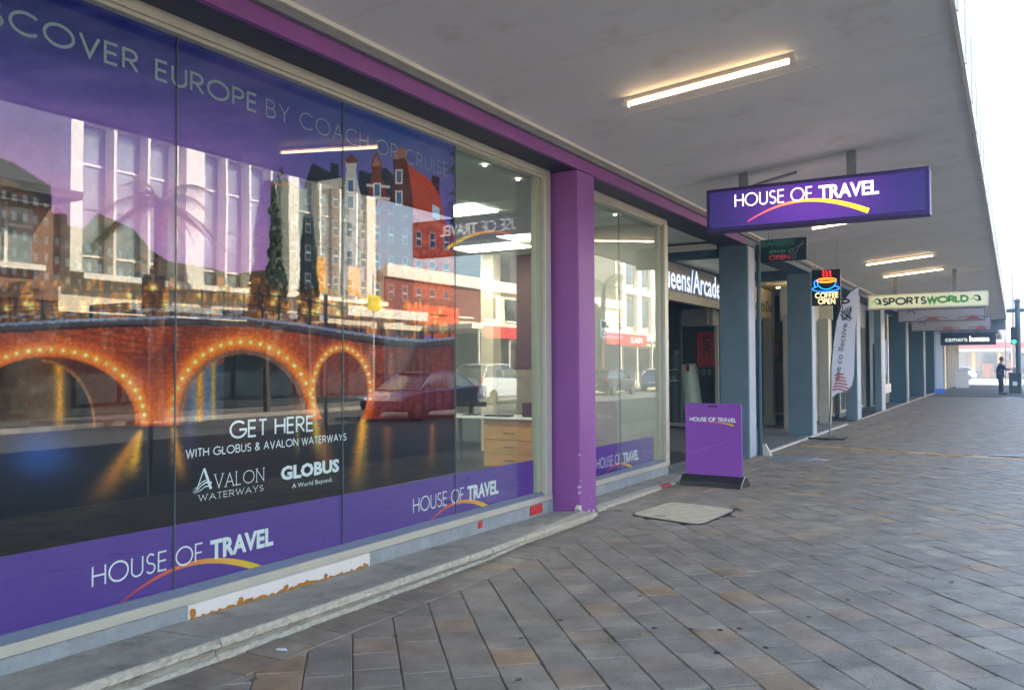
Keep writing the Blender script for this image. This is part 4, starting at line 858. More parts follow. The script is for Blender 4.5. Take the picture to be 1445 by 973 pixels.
# punching bags
def bag(px0, px1, top, bot, tilt, m, label, name):
    a, b = at20(px0, bot), at20(px1, bot); zt = at20((px0+px1)/2, top).z; r = (b.x-a.x)/2; cx_ = (a.x+b.x)/2
    t = thing(name, (cx_, 20.45, .1), label, 'punching bag'); H = zt-.1
    n = 16; mb = MB(); pts = []; rr = []
    for k in range(n+1): f = k/n; pts.append((cx_+tilt*f*H, 20.45, .1+H*f)); rr.append(r*(.90 if k in (0, n) else 1)*(1+.012*math.sin(k*2.3)))
    mb.tube(pts, rr, 18).obj('body', m, t, smooth=True)
    return t, cx_, r, H
t, cx_, r, H = bag(938, 964, 489, 598, -.0, mat('black_shiny_vinyl', srgb(60, 70, 74), .3, var=.4, scale=14, bump=.9, bscale=9), 'tall black shiny punching bag in the arcade display, left of the white one', 'punching_bag')
wl_ = mat('white_line_print', srgb(190, 196, 196), .5, var=0)
for zc in (.52, .66): MB().tube([(cx_+r*1.02*math.cos(a), 20.45-r*1.02*math.sin(a), .1+H*zc+.08*math.sin(a*1.5)) for a in [k*math.pi/12 for k in range(13)]], .009, 5).obj('line', wl_, t)
font_text('AKIL', (cx_-r*.7, 20.45-r*1.03, .1+H*.54), *VX, .16, width=r*1.4).obj('lettering', wl_, t)
t, cx_, r, H = bag(968, 994, 514, 600, -.13, mat('cream_vinyl', srgb(232, 230, 206), .35, var=.1), 'cream punching bag with red lettering leaning against its black neighbour', 'punching_bag')
font_text('UFC', (cx_+r*.3-.12, 20.45-r*1.0, .55), Vector((.13, 0, -1)).normalized()*1.0, Vector((1, 0, .13)).normalized(), Vector((0, -1, 0)), .13, width=.5, shear=.2).obj('lettering', M_red, t)
MB().box(cx_-.1-.04, cx_-.1+.04, 20.45-r*1.02, 20.45-r*.9, .1+H-.16, .1+H).obj('tag', M_red, t)
a, b = at20(984, 469, 20.3), at20(1009, 517, 20.3)
t = thing('strike_pad', ((a.x+b.x)/2, 20.3, b.z), 'red strike pad with black sideways lettering hung in the arcade display', 'pad')
bx('pad', mat('red_vinyl', srgb(200, 52, 50), .45, var=.1), t, a.x, b.x, 20.25, 20.4, b.z, a.z, ch=.03)
font_text('UFC', ((a.x+b.x)/2-.06, 20.245, a.z-.1), (0, 0, -1), (1, 0, 0), (0, -1, 0), .2, width=.48, offset=.02, shear=.2).obj('lettering', M_black, t)
MB().tube([((a.x+b.x)/2, 20.33, a.z), ((a.x+b.x)/2, 20.33, 3.57)], .006, 5).obj('cord', M_black, t)
for k in range(3):
    p = [(at20(985+8*k, 530, 20.2).x+.03*math.cos(q*.5), 20.2, 1.35+.06*math.sin(q*.5)) for q in range(13)]; 
    single('hanging_ring', MB().tube(p, .008, 5), wl_, ['left', 'middle', 'right'][k]+' one of the three pale wire rings below the red strike pad', 'ring', 'wire rings below the strike pad')
# sports shop inside the lobby
a, b = on_plane(1090, 451, 0, -5.7), on_plane(1066, 446, 0, -5.7)
bx('shop_board', mat('cream_sign_board', srgb(226, 220, 196), .6, var=.05), arc_b, -5.85, -5.70, 20.25, 23.8, 2.72, 3.55, ch=.003); bx('shop_board_return', mat('cream_sign_board', (.4, .4, .3)), arc_b, -5.70, -4.28, 24.72, 24.8, 2.76, 3.55)
t0 = on_plane(1067, 436, 0, -5.69); t1 = on_plane(1090, 437, 0, -5.69); u0 = on_plane(1080, 424, 0, -5.69)
font_text('Sports', (-5.69, t0.y-.75, 2.95), *VY, .30, width=(t1.y-t0.y)*.55+.75).obj('green_lettering', mat('olive_green_print', srgb(110, 140, 60), .5), arc_b); font_text('Den', (-5.69, t0.y+(t1.y-t0.y)*.6, 2.95), *VY, .30, width=(t1.y-t0.y)*.4, offset=.01).obj('dark_lettering', nv, arc_b)
bx('shop_wall', M_inwall, arc_b, -5.95, -5.86, 20.2, 24.8, 0, 3.6); bx('shop_back', M_dark, arc_b, -9, -5.9, 24.81, 24.9, 0, 3.6)
for yy_ in (20.5, 21.2, 21.9, 22.6, 23.3): bx('door_frame', M_alu, arc_b, -5.85, -5.76, yy_, yy_+.09, .0, 2.70, ch=.003)
for yy_ in (20.6, 21.3, 22.0, 22.7): bx('door_glass', M_farglass, arc_b, -5.83, -5.81, yy_, yy_+.59, .15, 2.68); 
bx('door_rail', M_alu, arc_b, -5.84, -5.77, 20.6, 23.4, .02, .14); bx('door_handle', M_black, arc_b, -5.76, -5.73, 22.45, 22.49, .5, 1.5)
W0, W1 = on_plane(1090, 590, 1, 24.7).x, -4.28
bx('display_case', M_dark, arc_b, -5.85, -4.28, 25.4, 25.5, .1, 2.75); bx('case_frame', M_alu, arc_b, W0-.18, W0-.02, 24.6, 24.72, .0, 2.755, ch=.003); bx('case_sill', M_alu, arc_b, W0-.02, -4.26, 24.6, 24.72, .12, .20); bx('case_base', M_dark, arc_b, W0-.02, -4.27, 24.66, 24.72, 0, .12)
bx('plywood_back', M_board, arc_b, W0, -4.28, 24.8, 24.83, .2, 1.62); bx('case_glass', M_glass, arc_b, W0, -4.28, 24.65, 24.66, .2, 2.75)
bx('poster', mat('pale_poster', srgb(176, 176, 160), .5, stain=(20, .5, srgb(110, 90, 80), .6)), arc_b, -4.95, -4.62, 24.78, 24.79, 1.15, 1.7); bx('poster', mat('pale_poster', (.4, .4, .4)), arc_b, -4.95, -4.66, 24.78, 24.79, 1.8, 2.35)
bx('orange_item', mat('orange_cloth', srgb(210, 100, 40), .7), arc_b, W0+.02, W0+.14, 24.9, 25.0, 1.75, 2.15); bx('lime_item', mat('lime_cloth', srgb(130, 140, 50), .7), arc_b, W0+.0, W0+.2, 24.9, 25.0, 2.2, 2.45, ch=.05)
a = on_plane(1096, 398, 2, 3.55); o = copy_tree(tl); o.location = (-5.0, 19.9+2.6, 3.55); o.rotation_euler = (0, 0, math.radians(72)); o['label'] = 'short glowing tube lamp inside the lobby above the cream shop board'; o.scale = (.8, 1, 1)
del o['group']; o['group'] = 'tube lamps under the canopy'
# bay between columns 3 and 4 (glazed return, behind the flag) and following shopfronts
def glazed_bay(y0, y1, x, parent, base=.25, n=4, top=2.7, sheet=M_farglass, fr=M_alu):
    bx('window_sill', fr, parent, x-.06, x+.03, y0, y1, base-.06, base)
    bx('stall_riser', M_tealdark, parent, x-.05, x, y0, y1, 0, base-.062); bx('window_head', fr, parent, x-.06, x+.03, y0, y1, top, top+.08)
    for k in range(n):
        a = y0+(y1-y0)*k/n; b = y0+(y1-y0)*(k+1)/n
        bx('window_frame', fr, parent, x-.05, x+.025, a, a+.11, base+.001, top-.001); bx('window_pane', sheet, parent, x-.03, x-.02, a+.112, b-.002, base, top)
glazed_bay(26.0, 30.3, -4.35, arc_b, base=.2, n=4); bx('board_over_window', mat('grey_sign_board', srgb(150, 152, 150), .6, var=.08, stain=(3, .55, srgb(100, 150, 110), .4)), arc_b, -4.36, -4.22, 26.0, 30.3, 2.72, 3.45)
glazed_bay(19.65, 24.6, -4.32, arc_b, base=.18, n=1) if False else None
bx('case_frame', M_alu, arc_b, -4.60, -4.50, 22.3, 24.6, .15, .22) if False else None
for a_, b_ in ((20.9, 21.5), (24.2, 24.4), (24.75, 25.0)): bx('mullion', M_alu, arc_b, -4.75, -4.62, a_, b_, .0, 2.72, ch=.003)
bx('sill_bar', M_alu, arc_b, -4.78, -4.60, 21.5, 25.29, .14, .22); bx('return_glass', M_farglass, arc_b, -4.72, -4.70, 21.5, 24.9, .22, 2.7); bx('return_header', mat('cream_sign_board', (.4, .4, .3)), arc_b, -4.8, -4.62, 20.9, 25.29, 2.73, 3.4)
for px0, px1, py in ((1157, 1171, 597),):
    p0 = on_plane(px0, py, 2, 0); bx('white_post', M_alu, arc_b, p0.x-.02, p0.x+.24, p0.y, p0.y+.3, 0, 2.72, ch=.005)
for px in (1188, 1194): p0 = on_plane(px, 585, 2, .05); bx('thin_post', M_alu, arc_b, p0.x-.03, p0.x+.05, p0.y-2.6, p0.y-2.45, .22, 2.72) if p0.y-2.6 < 25.2 else None
for px0, px1 in ((1079, 1090),):
    p0 = on_plane(px0, 599, 2, .0); bx('white_post', M_alu, arc_b, p0.x-.02, p0.x+.22, p0.y, p0.y+.25, 0, 2.72, ch=.005)
# farther shops
row = thing('far_shop_row', (-4.2, 42, 0), 'row of dark blue shopfronts with square columns receding under the canopy', 'building')
for a, b in ((37.9, 38.6), (45.6, 46.4), (52.2, 53.0)): column(a, b, M_tealdark, row, xb=-4.6, zt=3.5)
MB().box(-3.80, -3.76, 31.0, 31.35, 0, 3.49).obj('pale_jamb', M_alu, row)
bx('poster_window', M_farglass, row, -3.95, -3.9, 31.4, 33.0, .9, 2.9); bx('poster_frame', M_alu, row, -3.96, -3.86, 33.0, 33.25, .75, 3.3); bx('poster_sill', M_trim, row, -3.96, -3.80, 31.35, 33.25, .55, .85)
MB().box(-3.895, -3.885, 31.5, 32.9, 1.2, 2.4).obj('poster', mat('blue_poster', srgb(60, 100, 170), .5, var=.3, scale=3, stain=(2, .6, srgb(180, 70, 80), .8)), row)
for (a, b) in ((33.3, 37.9), (38.6, 45.6), (46.4, 52.2)):
    bx('shop_wall', M_tealdark, row, -4.6, -4.5, a, b, 0, 3.5); bx('door', M_farglass, row, -4.49, -4.45, a+.8, a+2.2, .05, 2.3); bx('pale_frame', M_alu, row, -4.5, -4.40, b-.25, b-.05, 0, 3.3)
for yy_ in (38.3, 46.1): bx('pale_edge', M_alu, row, -3.756, -3.74, yy_, yy_+.28, 0, 3.49)
corner = thing('corner_building', (-4.2, 65, 0), 'corner building with pale blue wall and closely spaced window mullions before the side street', 'building')
bx('blue_wall', mat('pale_blue_wall', srgb(96, 128, 160), .6, var=.06), corner, -4.6, -3.757, 53.2, 58.5, 0, 3.5); bx('cream_pillar', M_cream, corner, -4.3, -3.72, 59.5, 61.0, 0, 3.44)
bx('shop_wall', M_farglass, corner, -4.3, -4.2, 53.2, 75.5, 0, 3.5)
for k in range(8): bx('mullion', M_trim, corner, -3.78, -3.64, 62.2+k*1.7, 62.45+k*1.7, 0, 3.4); bx('glazing', M_farglass, corner, -3.82, -3.79, 62.46+k*1.7, 63.89+k*1.7, .3, 3.4)
cc = bx('corner_canopy', mat('worn_canopy', srgb(140, 142, 140), .7, var=.2, scale=2), corner, -4.3, -.75, 54.0, 75.5, 3.45, 3.8); bx('canopy_edge', M_trim, corner, -4.3, -.7, 53.75, 53.98, 3.1, 3.22)
bx('upper_wall', M_cream, corner, -14, -3.9, 54, 75.5, 3.85, 8.5); bx('body', M_cream, corner, -14, -4.35, 54, 75.5, 0, 3.84)
v = on_plane(1340, 552, 2, 0); mb = MB(); mb.prism([(-3.7, 51.0, 0), (-3.2, 51.4, 0), (-3.65, 51.9, 0)], (0, 0, .22)); single('blue_bag', mb, mat('bright_blue_plastic', srgb(40, 110, 210), .4), 'crumpled bright blue bag on the pavement against the far shopfronts', 'bag')
# upper storeys of our side: they throw the shade on the street
bx('upper_storey', M_cream, shop, -14, -3.9, -60, 13.9, 3.95, 9.2); bx('parapet', M_trim, shop, -4.0, -3.82, -60, 13.9, 9.2, 9.6)
bx('upper_storey', M_cream, arc_b, -14, -3.9, 13.95, 30.9, 3.95, 9.5); bx('upper_storey', M_brick, row, -14, -3.9, 30.95, 53.5, 3.95, 9.3)
bx('rear_mass', M_dark, row, -14, -4.62, 31, 53.5, 0, 3.94); bx('rear_mass', M_dark, arc_b, -14, -9.7, 22.4, 30.9, 0, 3.94)
bx('front_mass', M_cream, shop, -14, -4.3, -60, -.4, 0, 3.94); bx('side_mass', M_cream, shop, -14, -10.6, -.4, 14.7, 0, 3.94)

# ------------------------------------------------------------------ purple pavement board
t = thing('pavement_board', (-3.28, 10.6, 0), 'purple pavement board with white lettering and yellow swoosh on a black rubber base', 'board', rz=math.radians(-3))
bp_ = mat('bright_purple_board', srgb(140, 72, 168), .42, var=.06, scale=3, stain=(30, .68, srgb(170, 110, 190), .4))
bm = bmesh.new(); w_, z0, z1, r = .365, .125, 1.03, .03; prof = []
for cx_, cz, a0 in ((w_-r, z0+r, -90), (w_-r, z1-r, 0), (-w_+r, z1-r, 90), (-w_+r, z0+r, 180)): prof += [(cx_+r*math.cos(math.radians(a0+18*k)), -.012, cz+r*math.sin(math.radians(a0+18*k))) for k in range(6)]
def loc(mb, name, m, parent, **k): mb.v = [(x+parent.location.x, y+parent.location.y, z+parent.location.z) for x, y, z in mb.v]; return mb.obj(name, m, parent, **k)
p_ = loc(MB().prism(prof, (0, .024, 0)), 'panel', bp_, t)
loc(MB().box(-.06, .06, -.0135, .0135, .985, 1.005), 'handle_slot', M_black, t)
mb = MB(); mb.prism([(-.40, -.17, 0), (-.40, -.13, .055), (-.40, -.03, .13), (-.40, .03, .13), (-.40, .13, .055), (-.40, .17, 0)], (.80, 0, 0)); loc(mb, 'base', M_black, t)
for sx_ in (-.402, .402): loc(MB().tube([(sx_, -.17, .01), (sx_, -.12, .065), (sx_, -.03, .135), (sx_, .03, .135), (sx_, .12, .065), (sx_, .17, .01)], .008, 6), 'edge_trim', M_steel, t)
for sg, nm in ((-1, 'front'), (1, 'back')):
    Rv = Vector((-sg, 0, 0)); Nv = Vector((0, sg, 0)); O = Vector((-.30*-sg, sg*.0135, .80)) 
    off = t.location
    mb = stroke_text('HOUSE OF TRAVEL', O+Nv*.001+off, Rv, (0, 0, 1), Nv, .056, width=.60, stroke=.22, gap=.17, space=.34); mb.obj('lettering', M_white, p_)
    s_ = swoosh(O+off+Rv*.10-Vector((0, 0, .005)), Rv, Vector((0, 0, 1)), Nv, .50, .62, .045); s_.obj('swoosh', M_col, p_)

mb = MB(); ribbon(mb, [(0, 0), (.3, .09), (.58, .20)], .007, .004, (Vector((-.31, -.0135, .40))+t.location, Vector((1, 0, 0)), Vector((0, 0, 1)), Vector((0, -1, 0))), .0006); mb.obj('scuff', mat('pale_scuff', srgb(168, 116, 190), .5), p_)
# ------------------------------------------------------------------ feather banner
t = thing('feather_banner', (-3.26, 18.3, 0), 'white feather banner with black vertical script on a dark pole, between two columns', 'banner')
YB = 18.3
L = [(1173, 562), (1173.5, 516), (1176.5, 483), (1181, 453), (1189, 427), (1200, 412), (1212, 404)]; Rr = [(1212, 404), (1211.3, 409), (1207, 464.5), (1205, 530), (1202, 543.5), (1194, 552), (1182.5, 554), (1175, 560), (1173, 562)]
LP = [on_plane(px, py, 1, YB) for px, py in L]; RP = [on_plane(px, py, 1, YB) for px, py in Rr]
MB().prism([(p.x, YB-.002+.004*(i % 2)*0, p.z) for i, p in enumerate(LP+RP[1:-1])], (0, .005, 0)).obj('sail', mat('white_banner_cloth', srgb(246, 238, 242), .8, var=.03), t)
base = on_plane(1171, 600, 1, YB)
MB().tube([(base.x, YB, .02), (base.x, YB, .35)], .018, 8).obj('spigot', M_steel, t)
MB().tube([(base.x, YB, .35)]+[(p.x-.012, YB, p.z) for p in LP], [.012]+[.012]*3+[.010]*4, 8).obj('pole', M_black, t)
MB().box(base.x-.42, base.x+.28, YB-.06, YB+.06, .004, .03, ch=.005).obj('base', M_black, t); MB().box(base.x-.05, base.x+.05, YB-.35, YB+.35, .031, .05).obj('base', M_black, t); MB().tube([(base.x+.25, YB-.0, .03), (base.x+.33, YB+.02, .06)], .02, 6).obj('wheel', M_steel, t)
a = on_plane(1184, 536, 1, YB-.01)
v2 = on_plane(1196, 455, 1, YB-.01); dr_ = (v2-a).normalized()
font_text('thirsty camel co', a, dr_, Vector((-dr_.z, 0, dr_.x)), (0, -1, 0), .1, width=(v2-a).length).obj('lettering', M_black, t) if False else font_text('the co llective', a, dr_, Vector((-dr_.z, 0, dr_.x)), (0, -1, 0), .11, width=(v2-a).length*.98).obj('lettering', M_black, t)
mb = MB(); c_ = on_plane(1194, 440, 1, YB-.01); rr_ = random.Random(4)
for k in range(7): 
    q = [(rr_.uniform(-.12, .12), rr_.uniform(-.2, .16)) for _ in range(4)]; ribbon(mb, q, .014, .014, (c_, *VX), .0004*k)
ribbon(mb, arc(-.04, .22, .1, .04, 0, 360, 14), .035, .035, (c_, *VX), 0, True); mb.obj('drawing', M_black, t)
mb = MB(); c_ = on_plane(1186, 542, 1, YB-.01)
for k in range(6): ribbon(mb, [(-.16+.02*k, -.12+.06*k), (-.04, -.09+.06*k), (.17-.02*k, -.15+.07*k)], .034, .03, (c_, *VX), .0004*k)
mb.obj('red_print', mat('faded_red_print', srgb(206, 110, 110), .6), t)
#@@SECTION
# ------------------------------------------------------------------ far end: board, person, bin, pole, signals
a, b = on_plane(1349, 545, 2, 0), on_plane(1368, 545, 2, 0); Yo = 64.0
a, b = on_plane(1349, 540, 1, Yo), on_plane(1367, 540, 1, Yo)
t = thing('open_board', ((a.x+b.x)/2, Yo, 0), 'white folding board with blue OPEN lettering on the far pavement', 'board')
for s_ in (-1, 1): MB().prism([(a.x, Yo+s_*.28, 0), (b.x, Yo+s_*.28, 0), (b.x, Yo+s_*.02, 1.25), (a.x, Yo+s_*.02, 1.25)], (0, .02*s_, 0)).obj('panel', M_white, t)
font_text('OPEN', (a.x+.12, Yo-.19, .5), (1, 0, 0), Vector((0, .2, 1)).normalized(), (0, -1, 0), .28, width=(b.x-a.x)-.24, offset=.01).obj('lettering', mat('blue_print', srgb(90, 120, 180), .5), t)

def skin_body(name, joints, edges, m, parent, sub=2, root=0):
    me = bpy.data.meshes.new(name); me.from_pydata([j[:3] for j in joints], edges, []); o = bpy.data.objects.new(name, me); C.objects.link(o)

    sk = o.modifiers.new('skin', 'SKIN'); sk.use_smooth_shade = True
    for i, j in enumerate(joints):
        r = j[3]; me.skin_vertices[0].data[i].radius = (r if isinstance(r, tuple) else (r, r)); me.skin_vertices[0].data[i].use_root = (i == root)
    ss_ = o.modifiers.new('sub', 'SUBSURF'); ss_.levels = sub; ss_.render_levels = sub
    dg = bpy.context.evaluated_depsgraph_get(); nm = bpy.data.meshes.new_from_object(o.evaluated_get(dg)); nm.name = name
    o.modifiers.clear(); o.data = nm; nm.materials.clear(); nm.materials.append(m); nm.polygons.foreach_set('use_smooth', [True]*len(nm.polygons)); o.parent = parent; return o
P_ = thing('person', (-.62, 50.4, 0), 'person in dark blue jacket and dark trousers reaching towards the bin by the kerb', 'person', rz=math.radians(8))
skin = mat('skin', srgb(150, 108, 88), .6, var=.05); cloth = mat('dark_blue_jacket', srgb(30, 46, 70), .8, var=.1); trous = mat('dark_trousers', srgb(24, 30, 42), .8)
# body: facing +X (towards the bin); one continuous surface
J = [(0, 0, .98, .145), (.0, 0, 1.14, .14), (.02, 0, 1.32, .165), (.03, 0, 1.47, .13), (.045, 0, 1.565, .062), (.065, 0, 1.64, .07),
     (0, .095, .92, .105), (.03, .10, .50, .07), (-.02, .10, .10, .045), (.12, .11, .035, .038),
     (0, -.095, .92, .105), (.06, -.10, .50, .07), (.06, -.10, .10, .045), (.20, -.11, .035, .038),
     (.03, .20, 1.44, .062), (.02, .24, 1.17, .048), (.16, .22, .97, .036), (.22, .21, .93, .03),
     (.05, -.20, 1.44, .062), (.22, -.22, 1.22, .048), (.46, -.20, 1.24, .036), (.53, -.20, 1.25, .03)]
Eg = [(0, 1), (1, 2), (2, 3), (3, 4), (4, 5), (0, 6), (6, 7), (7, 8), (8, 9), (0, 10), (10, 11), (11, 12), (12, 13), (3, 14), (14, 15), (15, 16), (16, 17), (3, 18), (18, 19), (19, 20), (20, 21)]
def person_at(P_, J, Eg):
    sk = skin_body('body', J, Eg, skin, P_)
    sl = [(x, y, z, (r if isinstance(r, float) else r)) for x, y, z, r in J]
    g = lambda i, d: (*J[i][:3], J[i][3]+d)
    jk = [g(0, .025), g(1, .03), g(2, .03), g(3, .03), (J[4][0]-.01, 0, J[4][2]-.035, .07), g(14, .018), g(15, .016), (J[16][0]-.02, J[16][1], J[16][2]+.02, J[16][3]+.012), g(18, .018), g(19, .016), (J[20][0]-.03, J[20][1], J[20][2], J[20][3]+.012), (0, 0, .90, .16)]
    skin_body('jacket', jk, [(0, 1), (1, 2), (2, 3), (3, 4), (3, 5), (5, 6), (6, 7), (3, 8), (8, 9), (9, 10), (0, 11)], cloth, P_)
    tr = [(0, 0, .99, .15), g(6, .02), g(7, .022), (J[8][0], J[8][1], .09, .062), g(10, .02), g(11, .022), (J[12][0], J[12][1], .09, .062)]
    skin_body('trousers', tr, [(0, 1), (1, 2), (2, 3), (0, 4), (4, 5), (5, 6)], trous, P_)
    for s_, j in ((1, 9), (-1, 13)):
        mb = MB(); x, y = J[j][0], J[j][1]; bm = bmesh.new(); bmesh.ops.create_uvsphere(bm, u_segments=12, v_segments=8, radius=1, matrix=Matrix.Translation((x-.04, y, .045)) @ Matrix.Diagonal((.15, .052, .048, 1))); mb.add(bm)
        o = mb.obj('shoe', M_black, None, smooth=True); o.parent = P_
    # head
    hx, hz = .085, 1.735; bm = bmesh.new(); bmesh.ops.create_uvsphere(bm, u_segments=18, v_segments=14, radius=1)
    for v in bm.verts:
        x, y, z = v.co; jaw = 1-.28*max(0, -z); v.co = Vector((hx+x*.098*(1-.12*max(0, -z)) , y*.078*jaw, hz+z*.122))
    for f_ in ((.108, 0, -.012, .016, .014, .030), (.096, 0, -.068, .014, .028, .010), (.092, .030, .018, .012, .013, .008), (.092, -.030, .018, .012, .013, .008), (-.0, .08, -.01, .02, .012, .032), (-.0, -.08, -.01, .02, .012, .032)):
        bmesh.ops.create_uvsphere(bm, u_segments=8, v_segments=6, radius=1, matrix=Matrix.Translation((hx+f_[0], f_[1], hz+f_[2])) @ Matrix.Diagonal((*f_[3:], 1)))
    o = MB().add(bm).obj('head', skin, None, smooth=True); o.parent = P_
    bm = bmesh.new(); bmesh.ops.create_uvsphere(bm, u_segments=16, v_segments=12, radius=1)
    for v in list(bm.verts):
        x, y, z = v.co; v.co = Vector((hx-.012+x*.104, y*.086, hz+.018+z*.118))
    bmesh.ops.delete(bm, geom=[v for v in bm.verts if (v.co.x > hx+.03 and v.co.z < hz+.06) or v.co.z < hz-.07], context='VERTS')
    o = MB().add(bm).obj('hair', mat('dark_hair', srgb(34, 28, 26), .8), None, smooth=True); o.parent = P_
    # hands: palm and five separate fingers
    for j, d, sy in ((17, Vector((.55, -.05, -.8)).normalized(), 1), (21, Vector((1, 0, .0)), -1)):
        w_ = Vector(J[j][:3]); side = Vector((0, 1, 0)); nrm = d.cross(side).normalized(); v = [(*w_, .026), (*(w_+d*.05), .034), (*(w_+d*.085), .030)]; e = [(0, 1), (1, 2)]
        for k, ln in enumerate((.062, .075, .070, .055)):
            o_ = (k-1.5)*.021; a0 = len(v); p0 = w_+d*.09+side*o_; 
            v += [(*p0, .010), (*(p0+d*ln*.5+nrm*.006), .009), (*(p0+d*ln*.85+nrm*.022), .008)]; e += [(2, a0), (a0, a0+1), (a0+1, a0+2)]
        a0 = len(v); p0 = w_+d*.035+side*.036*-sy; v += [(*p0, .012), (*(p0+d*.03+side*.018*-sy), .010), (*(p0+d*.055+side*.02*-sy+nrm*.01), .009)]; e += [(1, a0), (a0, a0+1), (a0+1, a0+2)]
        skin_body('hand', v, e, skin, P_, sub=1)
person_at(P_, J, Eg); P_.scale = (1.03,)*3

v = Vector((.03, 50.6, 0)); t = thing('litter_bin', (v.x, v.y, 0), 'dark green street bin at the kerb in front of the person', 'bin')
bx('body', mat('dark_green_metal', srgb(26, 60, 52), .5, var=.1), t, v.x-.27, v.x+.27, v.y-.25, v.y+.25, .05, 1.02, ch=.02); bx('lid', M_black, t, v.x-.29, v.x+.29, v.y-.27, v.y+.27, 1.021, 1.10, ch=.02); bx('opening', M_black, t, v.x-.15, v.x+.15, v.y-.256, v.y-.251, .78, .93); bx('plinth', M_conc, t, v.x-.25, v.x+.25, v.y-.23, v.y+.23, 0, .049)
bx('notice', M_white, t, v.x-.1, v.x+.1, v.y-.2535, v.y-.2515, .45, .65)
Mpole = mat('teal_pole_paint', srgb(44, 84, 88), .45, var=.1)
def sig_head(parent, x, y, z, lit=True):
    h = bx('signal_head', M_black, parent, x-.15, x+.15, y-.14, y+.1, z, z+.95, ch=.02)
    for k, c in enumerate(('green', 'amber', 'red')):
        em = {'green': neon('green_lamp', srgb(20, 230, 150), 3.0), 'amber': mat('amber_lens', srgb(90, 60, 20), .4), 'red': mat('red_lens', srgb(80, 20, 20), .4)}[c]
        zz = z+.16+k*.3; MB().tube([(x, y-.141, zz), (x, y-.155, zz)], .095, 14).obj('lens', em, h)
        mb = MB(); mb.tube([(x, y-.16, zz+.0), (x, y-.30, zz+.0)], .12, 14, cap=False); mb.v = [q for q in mb.v]; mb.f = [f for i_, f in enumerate(mb.f) if 3 <= i_ % 14 <= 13]; mb.obj('visor', M_black, h, fix=False)
ps = on_plane(1437, 500, 1, 54.0)
t = thing('signal_pole', (ps.x, 54, 0), 'thick teal traffic signal pole at the kerb with a lit green lamp', 'traffic light')
MB().tube([(ps.x, 54, 0), (ps.x, 54, 4.9)], .13, 12).obj('pole', Mpole, t); MB().tube([(ps.x, 54, 4.9), (ps.x, 54, 5.0), (ps.x, 54, 5.1)], [.13, .17, .05], 12).obj('cap', Mpole, t)
gp = on_plane(1431, 482, 1, 53.7); sig_head(t, gp.x, 53.7, gp.z-.16); MB().tube([(gp.x, 53.7, gp.z+.4), (ps.x, 54, gp.z+.4)], .04, 6).obj('bracket', M_black, t)
sig_head(t, ps.x+.45, 53.8, gp.z+.1); bx('button_box', M_steel, t, ps.x-.3, ps.x-.13, 53.9, 54.05, 1.0, 1.35, ch=.01)
bx('cross_arm', Mpole, t, ps.x-.6, ps.x+.8, 53.95, 54.05, 4.35, 4.55)
pw = on_plane(1428, 400, 1, 85)
t = thing('power_pole', (pw.x, 85, 0), 'tall thin power pole with cross arm against the white sky', 'pole')
MB().tube([(pw.x, 85, 0), (pw.x, 85, on_plane(1428, 333, 1, 85).z)], [.14, .09], 10).obj('pole', mat('weathered_pole', srgb(130, 116, 108), .8), t)
for py in (333, 346, 386, 393): zz = on_plane(1428, py, 1, 85).z; bx('cross_arm', mat('weathered_pole', (.2, .2, .2)), t, pw.x-(.7 if py in (333,) else 0), pw.x+2.4, 84.9, 85.0, zz-.06, zz+.06)
for k in range(4): MB().tube([(pw.x+.4+.5*k, 84.95, on_plane(1428, 333, 1, 85).z+.06), (pw.x+.4+.5*k, 84.95, on_plane(1428, 333, 1, 85).z+.25)], .05, 6).obj('insulator', M_white, t)
zz = on_plane(1428, 386, 1, 85).z; MB().tube([(pw.x-1.9, 85, zz-3.2), (pw.x-1.6, 85, zz-1.2), (pw.x-.8, 85, zz-.4), (pw.x, 85, zz-.3)], .04, 6).obj('lamp_arm', M_steel, t)
lp = on_plane(1418, 470, 1, 75.5); t = thing('slim_post', (lp.x, 75.5, 0), 'slim grey post at the corner just beyond the canopy end', 'post'); MB().tube([(lp.x, 75.5, 0), (lp.x, 75.5, 5.4)], .05, 8).obj('shaft', M_steel, t); bx('plate', M_white, t, lp.x-.25, lp.x+.25, 75.42, 75.45, 3.6, 3.9)

# building across the side street: red awning, cream front
fb = thing('awning_shop', (-6, 113, 0), 'pale cream shop building with long red awning across the side street', 'building')
bx('wall', mat('pale_cream_wall', srgb(214, 196, 170), .8, var=.15, scale=.4), fb, -22, 14, 118, 130, 0, 7.2); bx('parapet', M_trim, fb, -22, 14, 117.8, 118, 6.6, 7.4)
bx('awning', mat('red_awning', srgb(200, 66, 48), .7, var=.1), fb, -7.5, 14, 113.5, 117.9, 3.3, 4.1); bx('awning_edge', mat('pale_awning_trim', srgb(225, 190, 170), .7), fb, -7.5, 14, 113.3, 113.48, 3.1, 3.4)
for k in range(6): bx('post', mat('yellow_post', srgb(214, 170, 60), .6), fb, -6.8+k*2.6, -6.5+k*2.6, 114, 114.3, 0, 3.29)
for k in range(9): w_ = bx('window', M_farglass, fb, -16+k*3.1, -14.2+k*3.1, 117.9, 117.97, .5, 2.9); bx('frame', M_white, w_, -16.1+k*3.1, -14.1+k*3.1, 117.85, 117.89, 2.9, 3.05)
for k in range(6): bx('product_stack', mat('mixed_orange_goods', srgb(210, 130, 60), .7, var=.5, scale=2), fb, -5.9+k*2.6, -4.7+k*2.6, 116.5, 117.5, 0, 1.3+.4*(k % 3))
fb2 = thing('pink_building', (-9, 135, 0), 'taller pinkish plastered building rising behind the red awning shop', 'building')
bx('wall', mat('pink_plaster', srgb(205, 178, 168), .85, var=.1, scale=.5), fb2, -10, 1.2, 134, 146, 0, 12.2); bx('cornice', M_trim, fb2, -10.2, 1.4, 133.8, 134, 11.6, 12.4)
